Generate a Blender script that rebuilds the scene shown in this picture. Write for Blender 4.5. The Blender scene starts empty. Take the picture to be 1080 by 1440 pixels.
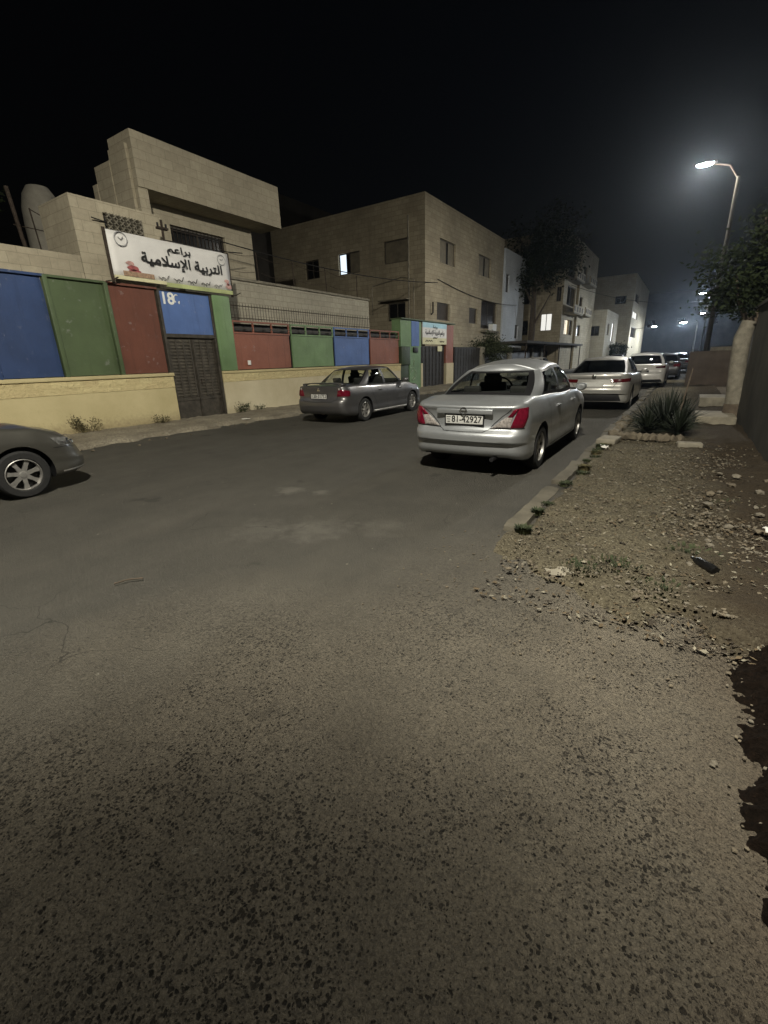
import bpy, bmesh, math, random
from mathutils import Vector, Matrix, noise
R = math.radians
SC = bpy.context.scene
COL = SC.collection

# ------------------------------------------------------------------ camera
def set_camera():
    f = 624.0; H = 1.5
    U = Vector((-60, 1840, f)).normalized()
    S = Vector((430, 226, -f)); S = (S - U * S.dot(U)).normalized()
    X = S.cross(U)
    cam = bpy.data.cameras.new("camera"); o = bpy.data.objects.new("camera", cam); COL.objects.link(o)
    m = Matrix((X, S, U)).to_4x4(); m.translation = (0, 0, H)
    o.matrix_world = m
    cam.sensor_fit = 'AUTO'; cam.sensor_width = 36; cam.lens = 36 * f / 1440
    cam.clip_start = 0.05; cam.clip_end = 2000
    SC.camera = o
set_camera()

# ------------------------------------------------------------------ world, light, exposure
SKY_STRENGTH = 0.0002
SUN_ELEV, SUN_ROT = R(-3.0), R(20)
w = bpy.data.worlds.new("World"); SC.world = w; w.use_nodes = True
nt = w.node_tree; nt.nodes.clear()
sky = nt.nodes.new('ShaderNodeTexSky'); sky.sky_type = 'NISHITA'; sky.sun_disc = False
sky.sun_elevation = SUN_ELEV; sky.sun_rotation = SUN_ROT; sky.air_density = 1.0; sky.dust_density = 2.0
bg = nt.nodes.new('ShaderNodeBackground'); bg.inputs['Strength'].default_value = SKY_STRENGTH * 100
out = nt.nodes.new('ShaderNodeOutputWorld')
nt.links.new(sky.outputs[0], bg.inputs[0]); nt.links.new(bg.outputs[0], out.inputs[0])
FILL_STRENGTH = 0.012  # weak warm fill added for city sky glow, no moon is seen
sl = bpy.data.lights.new("glow_fill", 'SUN'); sl.energy = FILL_STRENGTH; sl.angle = R(10); sl.color = (1.0, 0.93, 0.8)
so = bpy.data.objects.new("glow_fill", sl); COL.objects.link(so); so.rotation_euler = (R(28), R(18), 0)
LAMP_NEAR = 96; LAMP_STREET = 42; LAMP_FAR = 62
BATWING_ANGLES = [0, 6, 9, 12, 15, 20, 30, 40, 50, 60, 68, 75, 82, 90, 105, 180]
LENS_DIMMED_BATWING = [40, 65, 130, 340, 680, 920, 900, 850, 960, 1150, 1200, 1150, 1000, 640, 60, 10]  # low angles dimmed to imitate lens darkening of the near road
SC.view_settings.view_transform = 'Standard'; SC.view_settings.look = 'None'
SC.view_settings.exposure = 0.0; SC.view_settings.gamma = 1.0
SC.cycles.use_denoising = True
SC.cycles.max_bounces = 6; SC.cycles.transparent_max_bounces = 12
SC.cycles.sample_clamp_indirect = 4.0
HAZE = 0.00042

# ------------------------------------------------------------------ helpers
random.seed(7)
def link(o, parent=None):
    COL.objects.link(o)
    if parent: o.parent = parent
    return o
def tag(o, label=None, cat=None, group=None, kind=None):
    if label: o['label'] = label
    if cat: o['category'] = cat
    if group: o['group'] = group
    if kind: o['kind'] = kind
    return o
def empty(name, loc=(0, 0, 0), rz=0.0, parent=None):
    o = bpy.data.objects.new(name, None); o.location = loc; o.rotation_euler = (0, 0, rz)
    o.empty_display_size = 0.2
    return link(o, parent)

class MB:
    """collects faces, then builds one mesh object with metre-scaled UVs"""
    def __init__(s): s.v = []; s.f = []; s.m = []; s.mats = []
    def mi(s, mat):
        if mat not in s.mats: s.mats.append(mat)
        return s.mats.index(mat)
    def add(s, verts, faces, mat):
        k = len(s.v); i = s.mi(mat); s.v += [tuple(p) for p in verts]
        for f in faces: s.f.append(tuple(k + j for j in f)); s.m.append(i)
    def quad(s, a, b, c, d, mat): s.add([a, b, c, d], [(0, 1, 2, 3)], mat)
    def box(s, c, d, mat, rz=0.0, M=None):
        hx, hy, hz = d[0] / 2, d[1] / 2, d[2] / 2
        pts = [Vector((x, y, z)) for x in (-hx, hx) for y in (-hy, hy) for z in (-hz, hz)]
        rot = M if M is not None else Matrix.Rotation(rz, 3, 'Z')
        pts = [rot @ p + Vector(c) for p in pts]
        s.add(pts, [(0, 1, 3, 2), (4, 6, 7, 5), (0, 4, 5, 1), (2, 3, 7, 6), (0, 2, 6, 4), (1, 5, 7, 3)], mat)
    def lohi(s, a, b, mat):
        s.box([(a[i] + b[i]) / 2 for i in range(3)], [abs(b[i] - a[i]) for i in range(3)], mat)
    def tube(s, pts, r, mat, n=8, r2=None, cap=True):
        pts = [Vector(p) for p in pts]; k = len(pts); rings = []
        a = None
        for i, p in enumerate(pts):
            t = (pts[min(i + 1, k - 1)] - pts[max(i - 1, 0)]).normalized()
            if a is None: a = t.cross(Vector((0, 0, 1))) if abs(t.z) < .7 else t.cross(Vector((1, 0, 0)))
            a = a - t * a.dot(t); a.normalize(); b = t.cross(a)
            rr = (r + (r2 - r) * i / (k - 1)) if r2 is not None else r
            if isinstance(r, (list, tuple)): rr = r[i]
            rings.append([p + (a * math.cos(q) + b * math.sin(q)) * rr for q in [2 * math.pi * j / n for j in range(n)]])
        vs = [v for ring in rings for v in ring]
        fs = [(i * n + j, i * n + (j + 1) % n, (i + 1) * n + (j + 1) % n, (i + 1) * n + j) for i in range(k - 1) for j in range(n)]
        if cap: fs += [tuple(range(n))[::-1], tuple((k - 1) * n + j for j in range(n))]
        s.add(vs, fs, mat)
    def lathe(s, prof, mat, n=32, M=None):
        """prof: (radius, axial) pairs, axis = local Y"""
        vs = []
        for r, a in prof:
            for j in range(n):
                q = 2 * math.pi * j / n; vs.append(Vector((r * math.cos(q), a, r * math.sin(q))))
        if M is not None: vs = [M @ v for v in vs]
        fs = [(i * n + j, (i + 1) * n + j, (i + 1) * n + (j + 1) % n, i * n + (j + 1) % n) for i in range(len(prof) - 1) for j in range(n)]
        s.add(vs, fs, mat)
    def build(s, name, parent=None, smooth=None, loc=None, fix=True):
        me = bpy.data.meshes.new(name); me.from_pydata(s.v, [], s.f)
        for m in s.mats: me.materials.append(m)
        me.polygons.foreach_set('material_index', s.m)
        if fix:
            bm = bmesh.new(); bm.from_mesh(me); bmesh.ops.recalc_face_normals(bm, faces=bm.faces); bm.to_mesh(me); bm.free()
        uv = me.uv_layers.new(name='UVMap')
        for p in me.polygons:
            n = p.normal; ax, ay, az = abs(n.x), abs(n.y), abs(n.z)
            for li in p.loop_indices:
                c = me.vertices[me.loops[li].vertex_index].co
                uv.data[li].uv = (c.y, c.z) if ax >= ay and ax >= az else ((c.x, c.z) if ay >= az else (c.x, c.y))
        if smooth is not None:
            me.polygons.foreach_set('use_smooth', [True] * len(me.polygons)); me.set_sharp_from_angle(angle=R(smooth))
        me.update()
        o = bpy.data.objects.new(name, me)
        if loc: o.location = loc
        return link(o, parent)

def copy_tree(o, parent=None):
    c = o.copy(); COL.objects.link(c)
    if parent: c.parent = parent
    for ch in [x for x in list(bpy.data.objects) if x.parent == o]: copy_tree(ch, c)
    return c

# ------------------------------------------------------------------ materials
class NT:
    def __init__(s, name):
        s.m = bpy.data.materials.new(name); s.m.use_nodes = True; s.t = s.m.node_tree; s.b = s.t.nodes['Principled BSDF']
    def n(s, kind, **kw):
        x = s.t.nodes.new('ShaderNode' + kind)
        for k, v in kw.items():
            if k.startswith('_'): setattr(x, k[1:], v)
            else:
                key = k.replace('__', ' ')
                x.inputs[key].default_value = v
        return x
    def l(s, a, b): s.t.links.new(a, b)
    def noise(s, vec, scale, detail=4, rough=.55):
        x = s.n('TexNoise', Scale=scale, Detail=detail, Roughness=rough)
        if vec is not None: s.l(vec, x.inputs['Vector'])
        return x.outputs['Fac']
    def ramp(s, fac, stops, interp='LINEAR'):
        x = s.n('ValToRGB'); cr = x.color_ramp; cr.interpolation = interp
        while len(cr.elements) < len(stops): cr.elements.new(0.5)
        for e, (p, c) in zip(cr.elements, stops):
            e.position = p; e.color = (c[0], c[1], c[2], 1) if isinstance(c, (tuple, list)) else (c, c, c, 1)
        s.l(fac, x.inputs[0]); return x.outputs[0]
    def mix(s, fac, a, b, mode='MIX'):
        x = s.n('Mix', _data_type='RGBA', _blend_type=mode)
        for v, sock in ((fac, x.inputs[0]), (a, x.inputs[6]), (b, x.inputs[7])):
            if isinstance(v, (int, float)): sock.default_value = v
            elif isinstance(v, (tuple, list)): sock.default_value = (*v[:3], 1)
            else: s.l(v, sock)
        return x.outputs[2]
    def math(s, op, a, b=0.0):
        x = s.n('Math', _operation=op)
        for v, sock in ((a, x.inputs[0]), (b, x.inputs[1])):
            if isinstance(v, (int, float)): sock.default_value = v
            else: s.l(v, sock)
        return x.outputs[0]
    def bump(s, h, strength=.4, dist=.01, prev=None):
        x = s.n('Bump', Strength=strength, Distance=dist); s.l(h, x.inputs['Height'])
        if prev is not None: s.l(prev, x.inputs['Normal'])
        s.l(x.outputs[0], s.b.inputs['Normal']); return x.outputs[0]
    def obj(s): return s.n('TexCoord').outputs['Object']
    def uv(s): return s.n('TexCoord').outputs['UV']
    def base(s, v, rough=.7, metal=0.0, spec=None):
        if isinstance(v, (tuple, list)): s.b.inputs['Base Color'].default_value = (*v[:3], 1)
        else: s.l(v, s.b.inputs['Base Color'])
        s.b.inputs['Roughness'].default_value = rough; s.b.inputs['Metallic'].default_value = metal
        if spec is not None: s.b.inputs['Specular IOR Level'].default_value = spec

def plain(name, col, rough=.6, metal=0.0, var=.25, scale=6, spec=None, bump=0.0):
    t = NT(name); o = t.obj()
    f = t.noise(o, scale, 6, .6)
    d = tuple(c * (1 - var) for c in col); u = tuple(min(1, c * (1 + var)) for c in col)
    t.base(t.ramp(f, [(.3, d), (.7, u)]), rough, metal, spec)
    if bump: t.bump(t.noise(o, scale * 5, 4), bump, .01)
    return t.m
def paint(name, col, metal=.55, rough=.32):
    t = NT(name); o = t.obj()
    dirt = t.noise(o, 2.2, 6, .6); fl = t.noise(o, 900, 1)
    c = t.mix(t.ramp(fl, [(.35, 0), (.65, 1)]), tuple(x * .88 for x in col), tuple(min(1, x * 1.1) for x in col))
    c = t.mix(t.ramp(dirt, [(.45, 0), (.8, .35)]), c, (.13, .115, .09))
    t.base(c, rough, metal)
    t.l(t.ramp(dirt, [(.3, rough), (.8, rough + .2)]), t.b.inputs['Roughness'])
    t.b.inputs['Coat Weight'].default_value = .6; t.b.inputs['Coat Roughness'].default_value = .12
    return t.m
def emit(name, col, strength):
    t = NT(name); t.base((0.02, .02, .02), .5)
    t.b.inputs['Emission Color'].default_value = (*col, 1); t.b.inputs['Emission Strength'].default_value = strength
    return t.m
def glass(name, tint, gloss=.06):
    t = NT(name); nodes = t.t.nodes; nodes.remove(t.b)
    tr = t.n('BsdfTransparent'); tr.inputs[0].default_value = (*tint, 1)
    gl = t.n('BsdfGlossy'); gl.inputs['Roughness'].default_value = .03
    lw = t.n('LayerWeight'); fr = t.math('ADD', t.math('MULTIPLY', t.math('POWER', lw.outputs['Facing'], 5.0), .9), .05); mx = t.n('MixShader')
    t.l(fr, mx.inputs[0]); t.l(tr.outputs[0], mx.inputs[1]); t.l(gl.outputs[0], mx.inputs[2])
    t.l(mx.outputs[0], nodes['Material Output'].inputs[0]); return t.m
def metal_panel(name, col):
    """painted sheet metal: streaks, scuffs, dents"""
    t = NT(name); o = t.obj()
    n1 = t.noise(o, 1.1, 5, .6); n2 = t.noise(o, 5, 8, .68); n3 = t.noise(o, 28, 4)
    c = t.mix(t.ramp(n1, [(.3, 0), (.75, 1)]), tuple(x * .72 for x in col), tuple(min(1, x * 1.12) for x in col))
    pale = tuple(min(1, x * .6 + .12) for x in col)
    c = t.mix(t.ramp(n2, [(.6, 0), (.74, .45)]), c, pale)
    mp = t.n('Mapping'); mp.inputs['Scale'].default_value = (1, 9, .35); t.l(o, mp.inputs[0]); dr = t.noise(mp.outputs[0], 1.3, 4, .6)
    c = t.mix(t.ramp(dr, [(.56, 0), (.74, .5)]), c, tuple(x * .5 for x in col))
    sc_ = t.noise(o, 2.6, 8, .72); c = t.mix(t.ramp(sc_, [(.62, 0), (.645, .7)]), c, pale)
    c = t.mix(t.ramp(n3, [(.7, 0), (.78, .6)]), c, (.09, .06, .04))
    t.base(c, .55); t.bump(n1, .5, .05, t.bump(n2, .15, .01)); return t.m
def stone(name, c1, c2, mort, bw=.55, bh=.28, msize=.012, stain=.5):
    """courses of cut limestone with weather stains"""
    t = NT(name); u = t.uv()
    wob = t.n('VectorMath', _operation='ADD'); t.l(u, wob.inputs[0])
    sc = t.n('VectorMath', _operation='SCALE'); nz = t.n('TexNoise', Scale=2.5); t.l(u, nz.inputs['Vector']); t.l(nz.outputs['Color'], sc.inputs[0]); sc.inputs[3].default_value = .03
    t.l(sc.outputs[0], wob.inputs[1])
    br = t.n('TexBrick', Scale=1.0); t.l(wob.outputs[0], br.inputs['Vector'])
    br.inputs['Color1'].default_value = (*c1, 1); br.inputs['Color2'].default_value = (*c2, 1); br.inputs['Mortar'].default_value = (*mort, 1)
    br.inputs['Mortar Size'].default_value = msize; br.inputs['Brick Width'].default_value = bw; br.inputs['Row Height'].default_value = bh
    br.inputs['Mortar Smooth'].default_value = .4
    n1 = t.noise(u, .35, 6, .62); n2 = t.noise(u, 9, 6, .6)
    c = t.mix(t.ramp(n1, [(.42, 0), (.75, stain)]), br.outputs['Color'], tuple(x * .45 for x in c1))
    st = t.n('Mapping'); st.inputs['Scale'].default_value = (2.2, .18, 1); t.l(u, st.inputs[0])
    c = t.mix(t.ramp(t.noise(st.outputs[0], 1.6, 5), [(.55, 0), (.8, stain * .7)]), c, tuple(x * .4 for x in c1))
    c = t.mix(.35, c, t.ramp(n2, [(.25, .35), (.8, 1.0)]), 'MULTIPLY')
    t.base(c, .85)
    t.bump(br.outputs['Fac'], -.5, .012, t.bump(n2, .35, .02)); return t.m

M = {}
def mats():
    # road: worn asphalt, coarse pebbly seal near the verge
    t = NT('asphalt'); o = t.obj()
    big = t.noise(o, .3, 5, .6); mid = t.noise(o, 1.9, 6, .65); fine = t.noise(o, 70, 4, .75); patch = t.noise(o, 1.15, 5, .65)
    sep = t.n('SeparateXYZ'); t.l(o, sep.inputs[0])
    # the coarse, tan, stone-studded seal lies on the verge side, up to about the kerb's end
    cx = t.math('ADD', t.math('MULTIPLY', sep.outputs['X'], .34), t.math('MULTIPLY', sep.outputs['Y'], -.16))
    cx = t.math('ADD', t.math('ADD', cx, 1.32), t.math('MULTIPLY', t.math('SUBTRACT', big, .5), 1.3))
    coarse = t.ramp(cx, [(.2, 0), (.8, 1)])
    def warp(scale, amp):
        wv = t.n('VectorMath', _operation='ADD'); t.l(o, wv.inputs[0]); dn = t.n('TexNoise', Scale=scale, Detail=3.0); t.l(o, dn.inputs['Vector'])
        ds = t.n('VectorMath', _operation='SCALE'); t.l(dn.outputs['Color'], ds.inputs[0]); ds.inputs[3].default_value = amp; t.l(ds.outputs[0], wv.inputs[1]); return wv.outputs[0]
    w1 = warp(46, .021)
    def stones(scale, base, amp):
        vo = t.n('TexVoronoi', Scale=scale, Randomness=1.0); t.l(w1, vo.inputs['Vector']); vs = t.n('SeparateColor'); t.l(vo.outputs['Color'], vs.inputs[0])
        rad = t.math('MULTIPLY', t.math('ADD', t.math('MULTIPLY', t.math('POWER', vs.outputs[0], 1.6), amp), base), t.ramp(patch, [(.36, .25), (.6, 1.15)]))
        sf = t.n('MapRange'); t.l(t.math('SUBTRACT', rad, vo.outputs['Distance']), sf.inputs[0]); sf.inputs[1].default_value = -.06; sf.inputs[2].default_value = .08
        return sf.outputs[0], vo, vs
    m1, vo1, vs1 = stones(68.0, .03, .48); m2, vo2, vs2 = stones(118.0, .0, .46)
    stone_m = t.math('MAXIMUM', m1, t.math('MULTIPLY', m2, .95))
    smooth_c = t.mix(t.ramp(mid, [(.3, 0), (.72, 1)]), (.058, .055, .047), (.085, .08, .067))
    smooth_c = t.mix(t.ramp(fine, [(.4, 0), (.8, .6)]), smooth_c, (.12, .113, .095))
    matrix = t.mix(t.ramp(mid, [(.3, 0), (.7, 1)]), (.145, .126, .094), (.235, .206, .156))
    matrix = t.mix(t.ramp(vs2.outputs[1], [(.45, 0), (.95, .6)]), matrix, (.085, .078, .066))
    matrix = t.mix(t.ramp(fine, [(.3, .4), (.6, 0)]), matrix, (.085, .073, .056))
    cc = t.mix(stone_m, matrix, t.mix(vs1.outputs[1], (.014, .013, .01), (.06, .052, .04)))
    c = t.mix(coarse, smooth_c, cc)
    vo3 = t.n('TexVoronoi', Scale=9.0); t.l(o, vo3.inputs['Vector']); v3 = t.n('SeparateColor'); t.l(vo3.outputs['Color'], v3.inputs[0])
    chip = t.math('MULTIPLY', t.math('GREATER_THAN', v3.outputs[0], .93), t.math('LESS_THAN', vo3.outputs['Distance'], .09))
    c = t.mix(t.math('MULTIPLY', chip, .7), c, (.27, .25, .2))
    # trodden brown dust near the verge, pale scuffs of spilt plaster in mid-road
    dz = t.math('ADD', t.math('ADD', sep.outputs['X'], -.05), t.math('MULTIPLY', t.math('SUBTRACT', mid, .5), 1.1))
    c = t.mix(t.ramp(dz, [(.05, 0), (.4, .75)]), c, (.105, .083, .058))
    for (px_, py_, rr_, am_) in ((-3.97, 3.82, .3, .8), (-3.55, 3.95, .2, .6), (-2.75, 2.95, .5, .5), (-2.2, 3.3, .35, .4), (-3.2, 2.7, .5, .35)):
        d3 = t.n('Vector' + 'Math', _operation='DISTANCE'); t.l(o, d3.inputs[0]); d3.inputs[1].default_value = (px_, py_, 0)
        bl = t.math('SUBTRACT', 1.0, t.math('DIVIDE', d3.outputs['Value'], rr_)); bl = t.math('ADD', bl, t.math('MULTIPLY', t.math('SUBTRACT', t.noise(o, 5, 5, .65), .5), 2.2))
        c = t.mix(t.ramp(bl, [(.25, 0), (.9, am_)]), c, (.165, .155, .133))
    ck = t.n('TexVoronoi', Scale=.55, _feature='DISTANCE_TO_EDGE'); t.l(warp(2.2, .5), ck.inputs['Vector'])
    c = t.mix(t.math('MULTIPLY', t.math('LESS_THAN', ck.outputs['Distance'], .002), t.ramp(big, [(.48, 0), (.6, .55)])), c, (.02, .019, .017))
    st = t.noise(o, 1.6, 4, .55)
    c = t.mix(t.ramp(st, [(.66, 0), (.72, .6)]), c, (.035, .033, .029))
    sx = t.n('Mapping'); sx.inputs['Scale'].default_value = (1.0, .12, 1); t.l(o, sx.inputs[0])
    c = t.mix(t.ramp(t.noise(sx.outputs[0], 1.1, 5, .6), [(.5, 0), (.75, .35)]), c, (.13, .12, .098))
    t.base(c, .85, 0, .3)
    hgt = t.math('ADD', t.math('MULTIPLY', t.math('MULTIPLY', stone_m, coarse), -.7), t.math('MULTIPLY', fine, .9))
    hgt = t.math('ADD', hgt, t.math('MULTIPLY', vo2.outputs['Distance'], -.8))
    t.bump(hgt, 1.0, .018); M['asphalt'] = t.m
    # soil with grit
    t = NT('soil'); o = t.obj()
    a = t.noise(o, .9, 6, .62); b = t.noise(o, 38, 5, .7)
    vo = t.n('TexVoronoi', Scale=85.0); t.l(o, vo.inputs['Vector']); vs = t.n('SeparateColor'); t.l(vo.outputs['Color'], vs.inputs[0])
    c = t.mix(t.ramp(a, [(.32, 0), (.7, 1)]), (.038, .032, .021), (.11, .095, .062))
    c = t.mix(t.ramp(b, [(.3, 0), (.75, .8)]), c, (.15, .132, .09))
    c = t.mix(t.ramp(vs.outputs[0], [(.8, 0), (.95, .6)]), c, (.2, .18, .13))
    c = t.mix(t.ramp(vs.outputs[1], [(.75, 0), (.85, .8)]), c, (.035, .03, .02))
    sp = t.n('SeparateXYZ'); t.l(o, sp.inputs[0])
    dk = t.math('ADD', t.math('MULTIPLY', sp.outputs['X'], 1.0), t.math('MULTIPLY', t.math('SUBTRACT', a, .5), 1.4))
    c = t.mix(t.ramp(dk, [(-.0, 0), (.6, .9)]), c, (.034, .025, .016))      # shade beside the wall, painted in as darker soil
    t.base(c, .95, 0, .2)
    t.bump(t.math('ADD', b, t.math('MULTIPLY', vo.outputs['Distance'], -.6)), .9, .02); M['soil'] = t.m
    t = NT('shade_soil'); o = t.obj(); b = t.noise(o, 45, 6, .75)
    c = t.ramp(b, [(.3, (.004, .003, .002)), (.62, (.014, .009, .006)), (.8, (.05, .032, .02))]); t.base(c, 1, 0, .1); t.bump(b, 1, .03); M['shade_soil'] = t.m  # near-black ground colour stands in for vegetation shade
    # pavement
    t = NT('pavement'); o = t.obj(); a = t.noise(o, 1.3, 6, .65); b = t.noise(o, 26, 6, .7)
    c = t.mix(t.ramp(a, [(.35, 0), (.68, 1)]), (.19, .165, .12), (.38, .34, .25))
    c = t.mix(t.ramp(b, [(.35, .75), (.7, 0)]), c, (.065, .055, .04)); t.base(c, .92)
    t.bump(b, .8, .02, t.bump(a, .6, .05)); M['pavement'] = t.m
    t = NT('kerb_stone'); o = t.obj(); a = t.noise(o, 3, 6, .65); b = t.noise(o, 60, 4, .7)
    c = t.mix(t.ramp(a, [(.35, 0), (.7, 1)]), (.06, .053, .038), (.13, .117, .086)); t.base(c, .9); t.bump(b, .6, .01); M['kerb'] = t.m
    # yellow painted plinth: smooth render below, split-face stone band above
    t = NT('yellow_render'); u = t.uv(); a = t.noise(u, .8, 6, .6); b = t.noise(u, 14, 6, .65)
    sp = t.n('SeparateXYZ'); t.l(u, sp.inputs[0])
    c = t.mix(t.ramp(a, [(.3, 0), (.72, 1)]), (.4, .34, .18), (.54, .47, .27))
    c = t.mix(t.ramp(b, [(.6, 0), (.8, .5)]), c, (.3, .24, .13))
    low = t.math('ADD', sp.outputs['Y'], t.math('MULTIPLY', t.math('SUBTRACT', b, .5), .7))
    c = t.mix(t.ramp(low, [(.02, .75), (.4, 0)]), c, (.2, .155, .09)); t.base(c, .85)     # splashed mud near the ground
    t.bump(b, .35, .015); M['yellow'] = t.m
    t = NT('yellow_stone'); u = t.uv(); br = t.n('TexBrick', Scale=1.0); t.l(u, br.inputs['Vector'])
    br.inputs['Brick Width'].default_value = .34; br.inputs['Row Height'].default_value = .19; br.inputs['Mortar Size'].default_value = .01
    br.inputs['Color1'].default_value = (.66, .57, .31, 1); br.inputs['Color2'].default_value = (.6, .5, .27, 1); br.inputs['Mortar'].default_value = (.58, .49, .26, 1)
    b = t.noise(u, 7, 7, .7); t.base(t.mix(.5, br.outputs['Color'], t.ramp(b, [(.3, .62), (.7, 1.0)]), 'MULTIPLY'), .9)
    t.bump(b, 1.0, .07, t.bump(br.outputs['Fac'], -.8, .03)); M['yellow_stone'] = t.m
    t = NT('cream_render'); u = t.uv(); a = t.noise(u, .8, 6, .6); b = t.noise(u, 14, 6, .65)
    c = t.mix(t.ramp(a, [(.3, 0), (.72, 1)]), (.45, .39, .25), (.62, .56, .4)); c = t.mix(t.ramp(b, [(.6, 0), (.8, .5)]), c, (.3, .25, .16))
    t.base(c, .85); t.bump(b, .35, .015); M['cream'] = t.m
    M['limestone'] = stone('limestone', (.47, .42, .31), (.4, .355, .26), (.3, .265, .19), .42, .24, .008, .55)
    M['limestone_warm'] = stone('limestone_warm', (.53, .46, .325), (.42, .36, .25), (.27, .23, .16), .5, .25, .011, .8)
    M['block'] = stone('block_wall', (.46, .43, .34), (.4, .37, .29), (.3, .275, .21), .4, .2, .012, .55)
    M['blue_lit_wall'] = stone('blue_lit_wall', (.8, .85, .9), (.74, .79, .84), (.62, .67, .72), 1.2, .5, .006, .45)  # blue of the cool lamplight is mixed into this white wall
    M['far_wall'] = stone('far_wall', (.46, .41, .3), (.4, .35, .25), (.3, .26, .19), .6, .3, .012, .5)
    M['dark_wall'] = plain('dark_render', (.045, .041, .036), .9, 0, .35, .6, bump=.3)
    M['wall_grey'] = plain('old_grey_render', (.05, .048, .038), .92, 0, .4, 1.6, bump=.5)
    M['pink'] = plain('brown_panel', (.11, .085, .066), .8, 0, .25, 2, bump=.2)
    M['concrete'] = plain('concrete', (.2, .18, .135), .9, 0, .35, 4, bump=.5)
    M['plaster'] = plain('white_plaster', (.33, .31, .26), .9, 0, .3, 1.2, bump=.4)
    M['concrete_pale'] = plain('pale_concrete', (.2, .182, .14), .9, 0, .3, 5, bump=.4)
    for k, c in (('blue', (.024, .05, .135)), ('green', (.078, .112, .052)), ('red', (.135, .048, .03)), ('blue2', (.09, .165, .40)), ('green2', (.16, .26, .12)), ('red2', (.26, .095, .06)), ('shade_green', (.035, .055, .025)), ('pale_green', (.16, .27, .14))):
        M[k] = metal_panel(k + '_panel_paint', c)
    M['gate'] = plain('gate_iron', (.055, .048, .038), .6, .2, .45, 7, bump=.3)
    M['gate_pale'] = plain('worn_gate_iron', (.085, .075, .058), .6, .2, .45, 7, bump=.3)
    M['gate_dark'] = plain('dark_gate_iron', (.035, .033, .032), .6, .2, .4, 7, bump=.3)
    M['iron'] = plain('rusty_iron', (.045, .035, .028), .85, 0, .4, 12, spec=.15)
    M['pole'] = plain('pole_steel', (.03, .027, .023), .95, 0, .3, 3, spec=.05, bump=.2)
    M['trim'] = plain('black_rubber', (.008, .008, .009), .5, 0, .2, 8)
    M['cable'] = plain('cable_black', (.012, .011, .01), .6)
    M['tyre'] = plain('tyre_rubber', (.012, .012, .012), .85, 0, .3, 20)
    M['rim'] = plain('alloy_rim', (.4, .39, .37), .4, .7, .25, 14)
    M['interior'] = plain('cabin_fabric', (.016, .015, .014), .9, 0, .3, 20)
    M['chrome'] = plain('chrome', (.6, .6, .6), .15, 1.0, .05, 8)
    M['lens_red'] = plain('red_lens', (.115, .005, .016), .12, 0, .3, 30)
    M['lens_dark'] = plain('dark_red_lens', (.06, .004, .006), .12, 0, .3, 30)
    M['lens_white'] = plain('clear_lens', (.33, .3, .28), .15, .2, .55, 42)
    M['headlamp'] = plain('headlamp_glass', (.16, .16, .155), .08, .4, .7, 20)
    M['plate'] = plain('number_plate', (.55, .55, .52), .5, 0, .08, 5)
    M['ink'] = plain('black_ink', (.012, .012, .012), .6)
    M['white_ink'] = plain('white_paint', (.75, .75, .72), .6, 0, .1)
    M['graffiti'] = plain('pale_green_spray', (.33, .42, .3), .7)
    M['sign_white'] = plain('banner_vinyl', (.66, .65, .63), .55, 0, .1, 1.4)
    M['sign_green'] = plain('banner_lime', (.4, .45, .2), .55, 0, .25, 2)
    M['sign_brown'] = plain('banner_brown', (.3, .2, .13), .6, 0, .4, 20)
    M['sign_red'] = plain('banner_red', (.3, .08, .08), .6, 0, .4, 9)
    M['sign_pink'] = plain('banner_pink', (.5, .3, .27), .6, 0, .4, 9)
    M['sign_grey'] = plain('banner_grey', (.33, .33, .33), .6)
    M['sign_blue'] = plain('banner_sky', (.36, .58, .68), .55, 0, .12, 2)
    M['sign_yellow'] = plain('banner_yellow', (.6, .57, .36), .55, 0, .12, 2)
    M['frame'] = plain('window_frame', (.09, .08, .065), .6, .2)
    M['pane'] = plain('dark_pane', (.014, .014, .015), .12, 0, .3, 2)
    M['shutter'] = plain('roller_shutter', (.2, .175, .125), .7, 0, .25, 3)
    M['shutter_dark'] = plain('brown_shutter', (.055, .042, .03), .7, 0, .3, 3)
    M['lit_cool'] = emit('lit_window_cool', (.75, .88, 1.0), 1.3)
    M['lit_warm'] = emit('lit_window_warm', (1.0, .86, .6), 1.1)
    M['lit_white'] = emit('lit_window_white', (1.0, .98, .9), .9)
    M['lamp_glow'] = emit('lamp_lens_lit', (.86, .95, 1.0), 45)
    M['lamp_glow_far'] = emit('far_lamp_lit', (.92, .96, 1.0), 70)
    M['glass'] = glass('car_glass', (.86, .9, .88)); M['glass_dark'] = glass('dark_car_glass', (.16, .17, .17))
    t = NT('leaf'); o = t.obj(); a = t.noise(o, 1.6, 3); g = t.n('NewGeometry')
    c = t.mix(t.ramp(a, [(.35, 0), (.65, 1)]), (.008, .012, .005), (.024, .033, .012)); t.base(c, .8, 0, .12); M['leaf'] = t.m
    M['leaf_dry'] = plain('dry_leaf', (.085, .062, .034), .85, 0, .4, 14); M['leaf_pale'] = plain('pale_litter', (.2, .182, .135), .85, 0, .3, 14); M['leaf_dark'] = plain('rotten_leaf', (.028, .021, .013), .9, 0, .4, 14)
    t = NT('weed'); o = t.obj(); a = t.noise(o, 5, 3)
    t.base(t.mix(t.ramp(a, [(.35, 0), (.65, 1)]), (.016, .025, .009), (.046, .055, .02)), .85); M['weed'] = t.m
    t = NT('dry_weed'); o = t.obj(); a = t.noise(o, 5, 3)
    t.base(t.mix(t.ramp(a, [(.35, 0), (.65, 1)]), (.045, .04, .016), (.12, .1, .045)), .85); M['dry_weed'] = t.m
    t = NT('spiky_leaf'); o = t.obj(); a = t.noise(o, 3, 3)
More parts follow.
